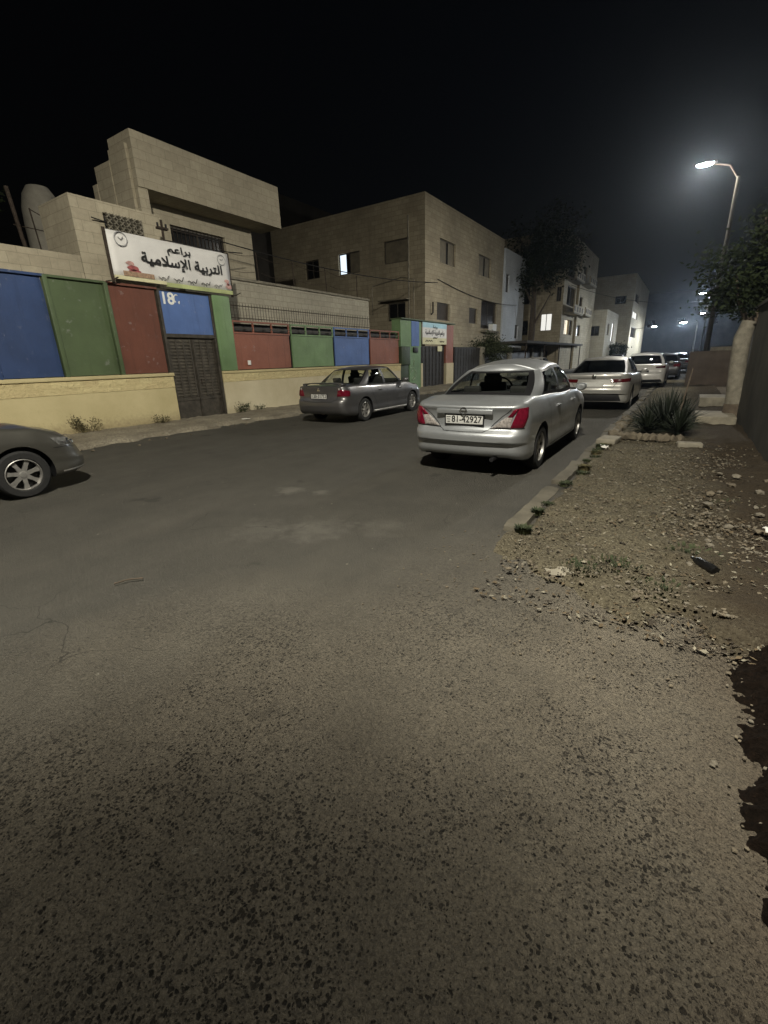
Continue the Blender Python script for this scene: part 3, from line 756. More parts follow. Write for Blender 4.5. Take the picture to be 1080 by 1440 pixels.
def grey_sedan():
    c = Car(**{**BASE, **dict(L=4.5, W=1.70, wr=.30, wxr=1.0, wxf=3.6, mx=3.0, mz=.98, xmid=2.15,
        belt=[(0, .945), (.7, .95), (1.5, .925), (2.6, .90), (3.25, .91), (3.9, .82), (4.5, .66)],
        roofz=[(1.3, 1.32), (1.9, 1.38), (2.5, 1.38), (2.9, 1.33)],
        bot=[(0, .25), (.6, .19), (3.7, .18), (4.5, .19)],
        xrb=.74, wrb=.68, xrt=1.42, wrt=.54, xfb=3.42, wfb=.70, xft=2.62, wft=.53, WT=.58,
        sg=[(1.18, 1.52, 'trim'), (1.22, 1.56, 'side_rear'), (2.06, 2.0, 'trim'), (2.16, 2.12, 'side_front'), (3.02, 2.58, 'trim'), (3.06, 2.62, 'paint')])})
    r = car_root('parked_car', -7.82, 8.85, R(1), 'dark grey sedan with a boot spoiler parked across the street by the cream wall')
    pm = paint('grey_paint', (.15, .148, .152), .75, .34)
    c.body(r, pm); c.cabin(r, pm, M['glass']); c.wheels(r, 7); c.mirrors(r, pm); c.seats(r, M['interior'])
    g = MB()
    for sd in (1, -1):
        c.ribbon(g, M['trim'], [(0, .56), (.45, .57), (.56, .62), (.6, .75), (.62, .93)], .009, .003, sd)
        c.ribbon(g, M['trim'], [(c.s_of_x(2.1), .28), (c.s_of_x(2.1), .9)], .007, .002, sd)
        c.ribbon(g, M['trim'], [(c.s_of_x(3.15), .28), (c.s_of_x(3.12), .87)], .007, .002, sd)
        c.ribbon(g, M['trim'], [(c.s_of_x(1.3), .9), (c.s_of_x(1.34), .7), (c.s_of_x(1.5), .5), (c.s_of_x(1.6), .28)], .007, .002, sd)
    g.build('panel_gap', r)
    for sd in (1, -1):
        mb = MB(); c.patch(mb, M['lens_red'], [(.56, .70), (.98, .70), (1.0, .83), (.60, .88)], .015, 10, 6, sd)
        t = mb.build('tail_light', r, 50)
        mb = MB(); c.patch(mb, M['lens_white'], [(.61, .84), (.69, .84), (.67, .91), (.625, .91)], .016, 5, 4, sd); mb.build('reversing_lens', t, 50)
        mb = MB(); c.patch(mb, M['chrome'], [(c.s_of_x(1.62), .76), (c.s_of_x(1.8), .76), (c.s_of_x(1.8), .79), (c.s_of_x(1.62), .79)], .03, 6, 3, sd)
        c.patch(mb, M['chrome'], [(c.s_of_x(2.7), .76), (c.s_of_x(2.88), .76), (c.s_of_x(2.88), .79), (c.s_of_x(2.7), .79)], .03, 6, 3, sd); mb.build('door_handle', r, 50)
        mb = MB(); c.patch(mb, M['rim'], [(c.s_of_x(1.4), .215), (c.s_of_x(3.2), .205), (c.s_of_x(3.2), .25), (c.s_of_x(1.4), .26)], .03, 16, 3, sd); mb.build('side_skirt', r, 50)
    c.plate(r, .70, '20-31752', bolder=.002)
    mb = MB(); x = c.pn(.02, .86)[0].x - .012
    for q in (90, 210, 330):
        a = R(q); cy, cz = .026 * math.cos(a), .855 + .026 * math.sin(a); d = Vector((0, math.cos(a), math.sin(a))); e = Vector((0, -math.sin(a), math.cos(a))); o = Vector((x, cy, cz))
        mb.add([o + d * .026, o + e * .014, o - d * .026, o - e * .014, o + d * .026 + Vector((.01, 0, 0)), o + e * .014 + Vector((.01, 0, 0)), o - d * .026 + Vector((.01, 0, 0)), o - e * .014 + Vector((.01, 0, 0))],
               [(0, 1, 2, 3), (4, 5, 6, 7), (0, 1, 5, 4), (1, 2, 6, 5), (2, 3, 7, 6), (3, 0, 4, 7)], M['chrome'])
    mb.build('emblem', r)
    # spoiler
    mb = MB(); n = 14
    for k in range(n):
        a, b = -.66 + 1.32 * k / n, -.66 + 1.32 * (k + 1) / n
        def sec(y):
            q = (y / .66) ** 2; x0 = .13 + .12 * q; z0 = 1.03 - .05 * q ** 2
            return [(x0, y, z0), (x0 + .16, y, z0 + .005), (x0 + .17, y, z0 - .022), (x0 + .01, y, z0 - .022)]
        mb.add(sec(a) + sec(b), [(0, 1, 5, 4), (1, 2, 6, 5), (2, 3, 7, 6), (3, 0, 4, 7)], pm)
    for y in (-.6, .6): mb.box((.28, y, .975), (.12, .05, .07), pm)
    mb.build('spoiler', r, 40)
    return r
def champagne_sedan():
    c = Car(**{**BASE, **dict(L=4.45, W=1.74, wr=.30, wxr=.98, wxf=3.56, mx=2.95, mz=.97, xmid=2.1,
        belt=[(0, .93), (.7, .94), (1.5, .92), (2.6, .9), (3.2, .905), (3.7, .84), (4.1, .76), (4.45, .66)],
        roofz=[(1.3, 1.3), (1.9, 1.37), (2.5, 1.37), (2.9, 1.33)],
        xrb=.7, wrb=.68, xrt=1.42, wrt=.54, xfb=3.3, wfb=.7, xft=2.55, wft=.53, WT=.58,
        sg=[(1.15, 1.52, 'trim'), (1.19, 1.56, 'side_rear'), (2.02, 1.98, 'trim'), (2.1, 2.06, 'side_front'), (2.92, 2.52, 'trim'), (2.96, 2.56, 'paint')])})
    r = car_root('parked_car', -7.56, -1.50, 0, 'greyish beige car of which only the front wheel and headlight enter the view')
    pm = paint('champagne_paint', (.095, .092, .08), .6, .34)
    c.body(r, pm); c.cabin(r, pm, M['glass']); c.wheels(r, 7); c.mirrors(r, pm)
    for sd in (1, -1):
        s0 = c.s_of_x(4.0)
        mb = MB(); c.patch(mb, M['headlamp'], [(s0 + .02, .60), (s0 + .52, .56), (s0 + .50, .66), (s0 - .06, .70)], .012, 10, 5, sd)
        t = mb.build('headlight', r, 50)
        for ds, dz in ((.17, .63), (.3, .615)):
            p, n = c.pn(s0 + ds, dz); bl = MB(); q = p + n * .016
            bl.lathe([(.001, .006), (.03, 0), (.036, -.004)], M['chrome'], 14, Matrix.Translation((q.x, q.y * sd, q.z)) @ Vector((0, 1, 0)).rotation_difference(Vector((n.x, n.y * sd, n.z))).to_matrix().to_4x4())
            bl.build('bulb_reflector', t, 50)
        mb = MB(); c.patch(mb, M['rim'], [(s0 + .0, .245), (s0 + .9, .25), (s0 + .9, .27), (s0 + .0, .265)], .008, 14, 2, sd); mb.build('bumper_trim', r, 50)
        g = MB(); c.ribbon(g, M['trim'], [(s0 - .06, .575), (s0 + .1, .575), (s0 + .5, .53), (s0 + 1.0, .52)], .007, .002, sd)
        c.ribbon(g, M['trim'], [(c.s_of_x(3.02), .28), (c.s_of_x(3.0), .85)], .007, .002, sd); g.build('panel_gap', r)
        mb = MB(); c.patch(mb, M['chrome'], [(c.s_of_x(2.0), .52), (c.s_of_x(3.1), .52), (c.s_of_x(3.1), .55), (c.s_of_x(2.0), .55)], .012, 12, 2, sd); mb.build('side_moulding', r, 50)
    return r
def pale_sedan():
    c = Car(**{**BASE, **dict(L=4.85, W=1.8, wr=.32, wxr=1.1, wxf=3.9, mx=3.25, mz=.98, xmid=2.3, bowR=.16, rcy=.3,
        belt=[(0, 1.0), (.5, 1.0), (1.3, .96), (2.6, .93), (3.4, .94), (4.2, .85), (4.85, .7)],
        roofz=[(1.3, 1.33), (2.0, 1.42), (2.6, 1.42), (3.1, 1.36)], darkside=True,
        profR=[(0, .14), (.05, .12), (.28, .10), (.3, .02), (.45, .0), (.52, .03), (.56, .05), (.62, .07), (.66, .05), (.8, .08), (.92, .04), (.97, .05), (1, .1)],
        xrb=.5, wrb=.72, xrt=1.55, wrt=.55, xfb=3.6, wfb=.72, xft=2.75, wft=.54, WT=.6,
        sg=[(1.1, 1.75, 'trim'), (1.14, 1.79, 'side_rear'), (2.2, 2.15, 'trim'), (2.28, 2.24, 'side_front'), (3.15, 2.7, 'trim'), (3.19, 2.74, 'paint')])})
    r = car_root('parked_car', -2.08, 13.65, 0, 'pale beige sedan parked directly ahead of the silver sedan, with wide dark tail lights')
    pm = paint('pale_paint', (.4, .395, .37), .5, .36)
    c.body(r, pm); c.cabin(r, pm, M['glass_dark']); c.wheels(r, 5); c.mirrors(r, pm)
    for sd in (1, -1):
        mb = MB(); c.patch(mb, M['lens_dark'], [(.44, .77), (.98, .79), (1.1, .88), (.42, .86)], .015, 12, 4, sd); mb.build('tail_light', r, 50)
        mb = MB(); c.patch(mb, M['trim'], [(.0, .285), (.78, .29), (.66, .46), (.0, .45)], .012, 10, 4, sd); mb.build('bumper_insert', r, 50)
        mb = MB(); c.patch(mb, M['chrome'], [(.0, .875), (.45, .875), (.45, .89), (.0, .89)], .006, 8, 2, sd); mb.build('chrome_strip', r, 50)
        g = MB(); c.ribbon(g, M['trim'], [(0, .64), (.5, .65), (.6, .8), (.68, .97)], .008, .003, sd); c.ribbon(g, M['trim'], [(c.s_of_x(2.24), .28), (c.s_of_x(2.24), .9)], .007, .002, sd)
        c.ribbon(g, M['trim'], [(c.s_of_x(3.3), .28), (c.s_of_x(3.3), .88)], .007, .002, sd); g.build('panel_gap', r)
    mb = MB(); x = c.pn(.02, .93)[0].x - .01; mb.lathe([(.001, .006), (.05, .004), (.055, 0)], M['chrome'], 16, Matrix.Translation((x, 0, .935)) @ Matrix.Rotation(R(90), 4, 'Z')); mb.build('emblem', r, 50)
    mb = MB(); mb.box((c.pn(.02, .73)[0].x - .01, 0, .73), (.012, .5, .11), M['plate']); mb.build('number_plate', r)
    return r
def white_hatch():
    c = Car(**{**BASE, **dict(L=4.4, W=1.8, wr=.33, wxr=.85, wxf=3.5, mx=2.9, mz=1.05, xmid=2.0, bowR=.14, rcx=.34,
        belt=[(0, 1.03), (.5, 1.03), (1.3, 1.0), (2.6, .96), (3.2, .98), (3.9, .92), (4.4, .75)],
        roofz=[(.7, 1.42), (1.5, 1.5), (2.2, 1.5), (2.8, 1.42)], darkside=True,
        xrb=.1, wrb=.7, xrt=.62, wrt=.56, xfb=3.35, wfb=.72, xft=2.5, wft=.55, WT=.62,
        sg=[(.6, .95, 'trim'), (.64, .99, 'side_rear'), (1.9, 1.85, 'trim'), (1.98, 1.94, 'side_front'), (2.9, 2.45, 'trim'), (2.94, 2.49, 'paint')])})
    r = car_root('parked_car', -1.62, 23.3, 0, 'white hatchback, third in the row of cars parked on the verge side')
    pm = paint('white_paint', (.72, .71, .68), .05, .3)
    c.body(r, pm); c.cabin(r, pm, M['glass_dark']); c.wheels(r, 5); c.mirrors(r, pm)
    for sd in (1, -1):
        mb = MB(); c.patch(mb, M['lens_dark'], [(.5, .86), (.98, .86), (1.06, .97), (.52, .93)], .015, 10, 4, sd); mb.build('tail_light', r, 50)
        mb = MB(); c.patch(mb, M['trim'], [(.0, .29), (.86, .29), (.74, .40), (.0, .39)], .012, 10, 4, sd); mb.build('bumper_insert', r, 50)
    mb = MB(); mb.box((c.pn(.02, .72)[0].x - .01, 0, .72), (.012, .5, .11), M['trim']); mb.build('number_plate', r)
    return r
def far_car(name, x, y, rz, col, label, pm=None):
    c = Car(**{**BASE, **dict(L=4.4, W=1.74, wr=.31, wxr=.93, wxf=3.53, mx=2.95, mz=1.0, xmid=2.05,
        belt=[(0, .98), (.6, .99), (1.2, .97), (2.6, .94), (3.2, .94), (3.9, .86), (4.4, .7)],
        roofz=[(1.3, 1.36), (1.9, 1.43), (2.4, 1.435), (2.9, 1.38)], darkside=True,
        xrb=.62, wrb=.70, xrt=1.38, wrt=.53, xfb=3.45, wfb=.70, xft=2.62, wft=.52, WT=.585,
        sg=[(1.05, 1.5, 'trim'), (1.09, 1.54, 'side_rear'), (1.98, 1.98, 'trim'), (2.06, 2.06, 'side_front'), (2.98, 2.6, 'trim'), (3.02, 2.63, 'paint')])})
    r = car_root(name, x, y, rz, label)
    pm = pm or paint(name + '_paint', col, .3, .3)
    c.body(r, pm); c.cabin(r, pm, M['glass_dark']); c.wheels(r, 5)
    for sd in (1, -1):
        mb = MB(); c.patch(mb, M['lens_dark'], [(.5, .72), (.95, .72), (1.0, .88), (.56, .88)], .015, 8, 4, sd); mb.build('tail_light', r, 50)
    return r

# ------------------------------------------------------------------ ground
def fbm(x, y, s=1.0, seed=0.0):
    return noise.fractal(Vector((x * s + seed, y * s - seed, seed * .7)), 1.0, 2.0, 5)
def sheet(name, xs, ys, zf, mat):
    mb = MB(); V = [(x, y, zf(x, y)) for y in ys for x in xs]; w = len(xs)
    mb.add(V, [(j * w + i, j * w + i + 1, (j + 1) * w + i + 1, (j + 1) * w + i) for j in range(len(ys) - 1) for i in range(w - 1)], mat)
    return mb.build(name, smooth=60, fix=False)
def lin(a, b, n): return [a + (b - a) * i / n for i in range(n + 1)]
def ground():
    g = MB(); g.quad((-400, -200, -.06), (400, -200, -.06), (400, 600, -.06), (-400, 600, -.06), M['dark_wall']); tag(g.build('ground'), kind='structure')
    o = sheet('road', lin(-10.4, 1.6, 24), lin(-12, 30, 84) + lin(34, 200, 30), lambda x, y: .012 * fbm(x, y, .35, 3) - .0, M['asphalt']); tag(o, kind='structure')
    # far pavement with a broken edge
    def zp(x, y):
        e = -9.92 + .34 * fbm(x * .3, y, .8, 5) + .2 * fbm(x, y, 3.2, 8)
        k = max(0, min(1, (e - x) / .16)); k = k * k * (3 - 2 * k)
        return -.04 + k * (.13 + .035 * fbm(x, y, 2.2, 1) + .02 * fbm(x, y, 8, 2)) + (.0 if x > -11 else .02 * (-11 - x))
    o = sheet('pavement', lin(-12.1, -9.3, 42), lin(-6, 34, 320) + lin(34.5, 130, 60), zp, M['pavement']); tag(o, kind='structure')
    # verge of gritty soil, its near edge dying out on the asphalt
    def zv(x, y):
        near = (y - 2.75 - .55 * fbm(x, y, .9, 2) - .18 * fbm(x, y, 4, 6) + .25 * max(0, x))
        left = (x + 1.07 + .04 * fbm(x, y, 3, 4))
        if y < 3.9: left += .5 * min(1, (3.9 - y) / .7)
        k = max(0, min(1, near / .5)) * max(0, min(1, left / .12)); k = k * k * (3 - 2 * k)
        return -.05 + k * (.095 + .035 * fbm(x, y, 1.6, 9) + .022 * fbm(x, y, 7, 9) + .05 * max(0, x) ** 1.5)
    o = sheet('verge', lin(-1.1, 1.12, 66), lin(1.6, 9.4, 230) + lin(9.6, 30, 90), zv, M['soil']); tag(o, kind='structure')
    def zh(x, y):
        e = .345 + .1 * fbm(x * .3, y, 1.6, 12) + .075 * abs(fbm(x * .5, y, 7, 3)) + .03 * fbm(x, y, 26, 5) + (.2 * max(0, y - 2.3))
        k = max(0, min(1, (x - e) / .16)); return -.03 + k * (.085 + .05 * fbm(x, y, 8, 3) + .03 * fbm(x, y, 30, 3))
    o = sheet('shade_strip', lin(.2, 1.12, 90), lin(-.6, 3.4, 400), zh, M['shade_soil']); tag(o, kind='structure')  # shadow edge at the lower right painted as a dark ground strip
    # kerb stones
    bm = bmesh.new(); y = 3.72; i = 0; rk = random.Random(21)
    while y < 34:
        ln = rk.choice((.45, .8, .9, .95)) * rk.uniform(.85, 1.05)
        if i in (2, 7): y += .12; 
        n0 = len(bm.verts); r_ = bmesh.ops.create_cube(bm, size=1); vs = r_['verts']
        bmesh.ops.subdivide_edges(bm, edges=[e for e in bm.edges if all(v in vs for v in e.verts)], cuts=4, use_grid_fill=True)
        bm.verts.ensure_lookup_table(); vs = [bm.verts[q] for q in range(n0, len(bm.verts))]
        rot = Matrix.Rotation(R(rk.uniform(-2.5, 2.5)), 3, 'Z') @ Matrix.Rotation(R(rk.uniform(-4, 4)), 3, 'Y'); c0 = Vector((-1.12 + rk.uniform(-.025, .025), y + ln / 2, -.055 + rk.uniform(-.03, .012)))
        for v in vs:
            p = Vector((v.co.x * .165, v.co.y * (ln - .03), v.co.z * .2)); p = rot @ p
            e = sum(abs(q) > .45 for q in (v.co.x, v.co.y, v.co.z)); p += c0; p += Vector((fbm(p.x * 5, p.y * 5, 1, i), fbm(p.y * 5, p.z * 5, 1, 3 + i), fbm(p.x * 6, p.y * 6, 1.3, 7 + i))) * (.008 + .008 * (e >= 2))
            if e >= 2: p += (c0 - p) * .035
            v.co = p
        y += ln; i += 1
    me = bpy.data.meshes.new('kerb'); bm.to_mesh(me); bm.free(); me.materials.append(M['kerb']); me.polygons.foreach_set('use_smooth', [True] * len(me.polygons)); me.set_sharp_from_angle(angle=R(50))
    o = link(bpy.data.objects.new('kerb', me)); tag(o, kind='structure')
ground()

# rocks, grit, weeds
def rock_geo(mb, c, r, mat, seed, flat=.6):
    bm = bmesh.new(); bmesh.ops.create_icosphere(bm, subdivisions=1, radius=1)
    rnd = random.Random(seed); sx, sy = rnd.uniform(.7, 1.3), rnd.uniform(.6, 1.1); a = rnd.uniform(0, 6.28)
    vs = []
    for v in bm.verts:
        k = 1 + .35 * noise.noise(v.co * 1.3 + Vector((seed * 1.7, 0, 0))); p = Vector((v.co.x * sx, v.co.y * sy, v.co.z * flat)) * (r * k)
        vs.append(Vector(c) + Matrix.Rotation(a, 3, 'Z') @ p)
    mb.add(vs, [tuple(v.index for v in f.verts) for f in bm.faces], mat); bm.free()
def rubble():
    rnd = random.Random(3); mb = MB(); n = 0
    while n < 4200:
        x = rnd.uniform(-.95, 1.0); y = 2.9 + 6.0 * rnd.random() ** 1.5
        dens = .12 + .88 * max(0, min(1, (x + .2) * 1.2)) * max(.15, 1 - abs(y - 4.6) / 3)
        if rnd.random() > dens: continue
        r = .006 + .016 * rnd.random() ** 3
        rock_geo(mb, (x, y, .05 + .02 * max(0, x) + r * .2), r, M['stone_pale'] if rnd.random() < .35 else M['stone_mid'], rnd.randint(0, 9999)); n += 1
    for _ in range(280):
        x = rnd.uniform(-1.6, .3); y = rnd.uniform(2.0, 3.6); r = .004 + .008 * rnd.random() ** 2
        rock_geo(mb, (x, y, .012 + r * .2), r, M['stone_mid'], rnd.randint(0, 9999))
    for _ in range(200):
        y = rnd.uniform(.4, 2.9); x = .42 + rnd.gauss(.06, .09); r = .004 + .01 * rnd.random() ** 2
        rock_geo(mb, (x, y, .015), r, M['stone_mid'] if rnd.random() < .8 else M['stone_pale'], rnd.randint(0, 9999))
    for _ in range(260):
        y = rnd.uniform(3, 26); x = -9.75 + rnd.gauss(0, .25); r = .008 + .03 * rnd.random() ** 3
        rock_geo(mb, (x, y, .02), r, M['stone_mid'], rnd.randint(0, 9999))
    tag(mb.build('gravel'), 'loose grit and small rubble strewn over the soil verge and pavement edge', 'gravel', kind='stuff')
    # larger stones one can tell apart
    for k in range(18):
        x = rnd.uniform(.15, .98); y = rnd.uniform(3.3, 6.6); r = .03 + .045 * rnd.random() ** 2
        m = MB(); rock_geo(m, (0, 0, 0), r, M['stone_pale'] if k % 3 else M['stone_mid'], 100 + k, .55)
        o = m.build('stone', smooth=25, loc=(x, y, .075 + .05 * max(0, x) ** 1.5)); tag(o, 'fist-sized broken stone lying in the rubble beside the right-hand wall', 'stone', 'broken stones in the rubble by the wall')
rubble()
def leaf_litter():
    rnd = random.Random(17); mb = MB(); n = 0; mt = [M['leaf_dry'], M['leaf_dry'], M['leaf_pale'], M['leaf_dark'], M['leaf_dark']]
    while n < 5200:
        x = rnd.uniform(-.98, 1.02); y = 2.5 + 6.4 * rnd.random() ** 1.4
        if rnd.random() > .3 + .7 * max(0, min(1, (x + .5) * .8)): continue
        l = rnd.uniform(.007, .024); w = l * rnd.uniform(.25, .6); a = rnd.uniform(0, 6.28); z = .06 + .02 * max(0, x) + rnd.uniform(0, .02) if y > 3.2 else .02 + rnd.uniform(0, .015)
        u = Vector((math.cos(a), math.sin(a), rnd.uniform(-.4, .4))); v = Vector((-math.sin(a), math.cos(a), rnd.uniform(-.4, .4))); p = Vector((x, y, z))
        mb.add([p - u * l, p + v * w, p + u * l, p - v * w], [(0, 1, 2, 3)], rnd.choice(mt)); n += 1
    tag(mb.build('leaf_litter', fix=False), 'dry leaves and scraps strewn thickly over the soil verge', 'leaf litter', kind='stuff')
leaf_litter()
def tuft(name, x, y, z, h, n, mat, label, cat, group=None, spread=.1, broad=False, seed=1):
    rnd = random.Random(seed); mb = MB()
    for _ in range(n):
        a = rnd.uniform(0, 6.28); rr = spread * rnd.random() ** .6; bx, by = rr * math.cos(a), rr * math.sin(a)
        hh = h * rnd.uniform(.45, 1.0); ln = hh * rnd.uniform(.2, .9); wd = (.004 + .006 * rnd.random()) * (1 if not broad else 1.7) * (h / .12) ** .4
        d = Vector((math.cos(a), math.sin(a), 0)); t = Vector((-d.y, d.x, 0)); p0 = Vector((bx, by, 0)); p1 = p0 + d * ln * .35 + Vector((0, 0, hh * .7)); p2 = p0 + d * ln + Vector((0, 0, hh))
        mb.add([p0 - t * wd, p0 + t * wd, p1 + t * wd * .8, p1 - t * wd * .8, p2], [(0, 1, 2, 3), (3, 2, 4)], mat)
    o = mb.build(name, loc=(x, y, z), fix=False); tag(o, label, cat, group); return o
def weeds():
    rnd = random.Random(11)
    for k in range(20):
        y = 3.7 + 5.0 * rnd.random() ** .8; x = -.97 + rnd.uniform(-.05, .06)
        tuft('grass_tuft', x, y, .035, rnd.uniform(.02, .07), rnd.randint(110, 220), M['weed'] if k % 3 else M['dry_weed'], 'low grass tuft growing along the inner edge of the kerb stones', 'grass tuft', 'grass tufts along the kerb', rnd.uniform(.05, .1), True, 50 + k)
    for k, (x, y, h, s) in enumerate([(-.2, 3.3, .03, .2), (-.42, 3.15, .03, .15), (.25, 3.75, .06, .2), (.1, 3.1, .03, .18), (.62, 5.3, .04, .2), (.8, 3.5, .06, .22)]):
        tuft('weed_foliage', x, y, .05, h, 110, M['weed'], 'flat weed clump on the bare soil between the kerb and the wall', 'weeds', 'weed clumps on the soil verge', s, True, 90 + k)
    def leafy(x, y, h, sp, n, mat, label, seed):
        rr = random.Random(seed); mb = MB()
        for _ in range(9):
            a = rr.uniform(0, 6.28); tip = Vector((abs(math.cos(a)) * sp * .5, math.sin(a) * sp, h * rr.uniform(.5, 1)))
            mb.tube([(0, tip.y * .3, 0), tuple(tip * .6), tuple(tip)], .004, mat, 4)
            for _ in range(n // 9):
                p = tip * rr.uniform(.25, 1.05) + Vector((rr.gauss(0, .03), rr.gauss(0, .06), rr.gauss(0, .03))); p.x = max(.01, p.x); p.z = max(.01, p.z)
                u = Vector((rr.gauss(0, 1), rr.gauss(0, 1), rr.gauss(0, 1))).normalized(); v = u.cross(Vector((rr.gauss(0, 1), rr.gauss(0, 1), rr.gauss(0, 1)))).normalized(); l = rr.uniform(.012, .03)
                mb.add([p - u * l, p + v * l * .5, p + u * l, p - v * l * .5], [(0, 1, 2, 3)], mat)
        tag(mb.build('weed_foliage', loc=(x, y, .09), fix=False), label, 'weeds')
    leafy(-11.8, 5.1, .42, .36, 500, M['dry_weed'], 'dry brown weeds against the yellow wall beside the beige car', 5)
    leafy(-11.8, 6.95, .2, .25, 180, M['dry_weed'], 'small dry weed at the foot of the yellow wall next to the iron gate', 6)
    leafy(-11.8, 9.75, .3, .28, 420, M['weed'], 'leafy green weed at the right foot of the iron gate', 7)
    leafy(-11.8, 10.45, .18, .2, 160, M['weed'], 'smaller green weed on the pavement below the red fence panel', 8)
weeds()
def litter():
    def scrap(name, x, y, z, sx, sy, mat, label, cat, seed):
        rnd = random.Random(seed); mb = MB(); n = 4
        V = [((i / n - .5) * sx + rnd.uniform(-.01, .01), (j / n - .5) * sy + rnd.uniform(-.01, .01), rnd.uniform(0, .03)) for j in range(n + 1) for i in range(n + 1)]
        mb.add(V, [(j * 5 + i, j * 5 + i + 1, (j + 1) * 5 + i + 1, (j + 1) * 5 + i) for j in range(n) for i in range(n)], mat)
        o = mb.build(name, loc=(x, y, z), fix=False, smooth=60); md = o.modifiers.new('thickness', 'SOLIDIFY'); md.thickness = .002; o.rotation_euler.z = rnd.uniform(0, 3); tag(o, label, cat)
    scrap('paper_scrap', -.93, 8.0, .06, .2, .12, M['paper'], 'crumpled white paper on the verge near the pale kerb slab', 'litter', 1)
    scrap('paper_scrap', .74, 4.35, .14, .1, .07, M['paper'], 'white scrap lying on the rubble close to the right-hand wall', 'litter', 2)
    scrap('paper_scrap', -10.2, 8.5, .08, .22, .12, M['paper'], 'white scrap in the gutter behind the dark grey sedan', 'litter', 3)
    mb = MB(); mb.lathe([(.001, -.11), (.028, -.11), (.033, -.09), (.033, .03), (.03, .05), (.014, .085), (.013, .11), (.001, .11)], M['bag_black'], 16)
    o = mb.build('bottle', smooth=40, loc=(.3, 3.53, .1)); o.rotation_euler = (0, R(8), R(38)); tag(o, 'small dark plastic bottle lying on the rubble of the verge', 'bottle')
    mb = MB(); mb.tube([(-.09, 0, .02), (0, .01, .025), (.1, -.01, .02)], .006, M['bark'], 6); o = mb.build('twig', loc=(-3.24, 1.42, .0)); o.rotation_euler.z = R(60); tag(o, 'short brown twig lying on the asphalt at the left', 'twig')
    mb = MB(); rock_geo(mb, (0, 0, 0), .16, M['concrete_pale'], 5, .12); o = mb.build('concrete_fragment', smooth=30, loc=(-.55, 3.17, .03)); tag(o, 'flat pale concrete fragment where the verge meets the asphalt', 'concrete piece')
    mb = MB(); rock_geo(mb, (0, 0, 0), .12, M['concrete'], 9, .2); o = mb.build('concrete_fragment', smooth=30, loc=(.5, 3.05, .05)); tag(o, 'flat brownish slab fragment below the black bottle', 'concrete piece')
litter()

# ------------------------------------------------------------------ left boundary wall with coloured panels
WX = -11.9
def boundary_wall():
    root = empty('boundary_wall', (0, 0, 0)); tag(root, 'yellow rendered wall topped with blue, green and brick-red metal panels left of the iron gate', 'wall')
    y0, y1 = -3.0, 7.6
    mb = MB(); mb.lohi((WX - .3, y0, -.05), (WX, y1, 1.0), M['yellow']); mb.build('base', root)
    mb = MB(); mb.lohi((WX - .3, y0, 1.0), (WX + .012, y1, 1.3), M['yellow_stone']); mb.build('stone_band', root)
    mb = MB(); mb.lohi((WX - .32, y0, 1.3), (WX + .05, y1 + .02, 1.385), M['yellow']); bev(mb.build('coping', root), .012)
    def panel(a, b, z0, z1, mat, x=WX - .04):
        mb = MB(); n = max(2, int((b - a) / .3)); m = 6
        V = [(x + .012 * fbm(y, z, 1.7, 21), y, z) for z in lin(z0, z1, m) for y in lin(a, b, n)]
        mb.add(V, [(j * (n + 1) + i, j * (n + 1) + i + 1, (j + 1) * (n + 1) + i + 1, (j + 1) * (n + 1) + i) for j in range(m) for i in range(n)], mat)
        mb.lohi((x - .03, a, z0), (x - .022, b, z1), mat)
        return mb.build('panel', root, 60, fix=False)
    def post(y, mat, z1=3.5, wd=.07):
        mb = MB(); mb.lohi((WX - .1, y - wd / 2, 1.385), (WX + .03, y + wd / 2, z1), mat); bev(mb.build('post', root), .008)
    for a, b, c in ((-3, .1, 'green'), (.14, 3.7, 'red'), (3.78, 4.93, 'blue'), (5.06, 6.2, 'green'), (6.32, 7.5, 'red')): panel(a, b, 1.4, 3.46, M[c])
    for y, c in ((.12, 'green'), (3.74, 'blue'), (5.0, 'green'), (6.26, 'green')): post(y, M[c], 3.5, .09 if c == 'green' else .07)
    for a, b, c in ((-3, 5.0, 'blue'), (5.0, 6.26, 'green'), (6.26, 7.55, 'red')):
        mb = MB(); mb.lohi((WX - .1, a, 3.46), (WX + .025, b, 3.51), M[c]); mb.build('top_rail', root)
    return root
boundary_wall()
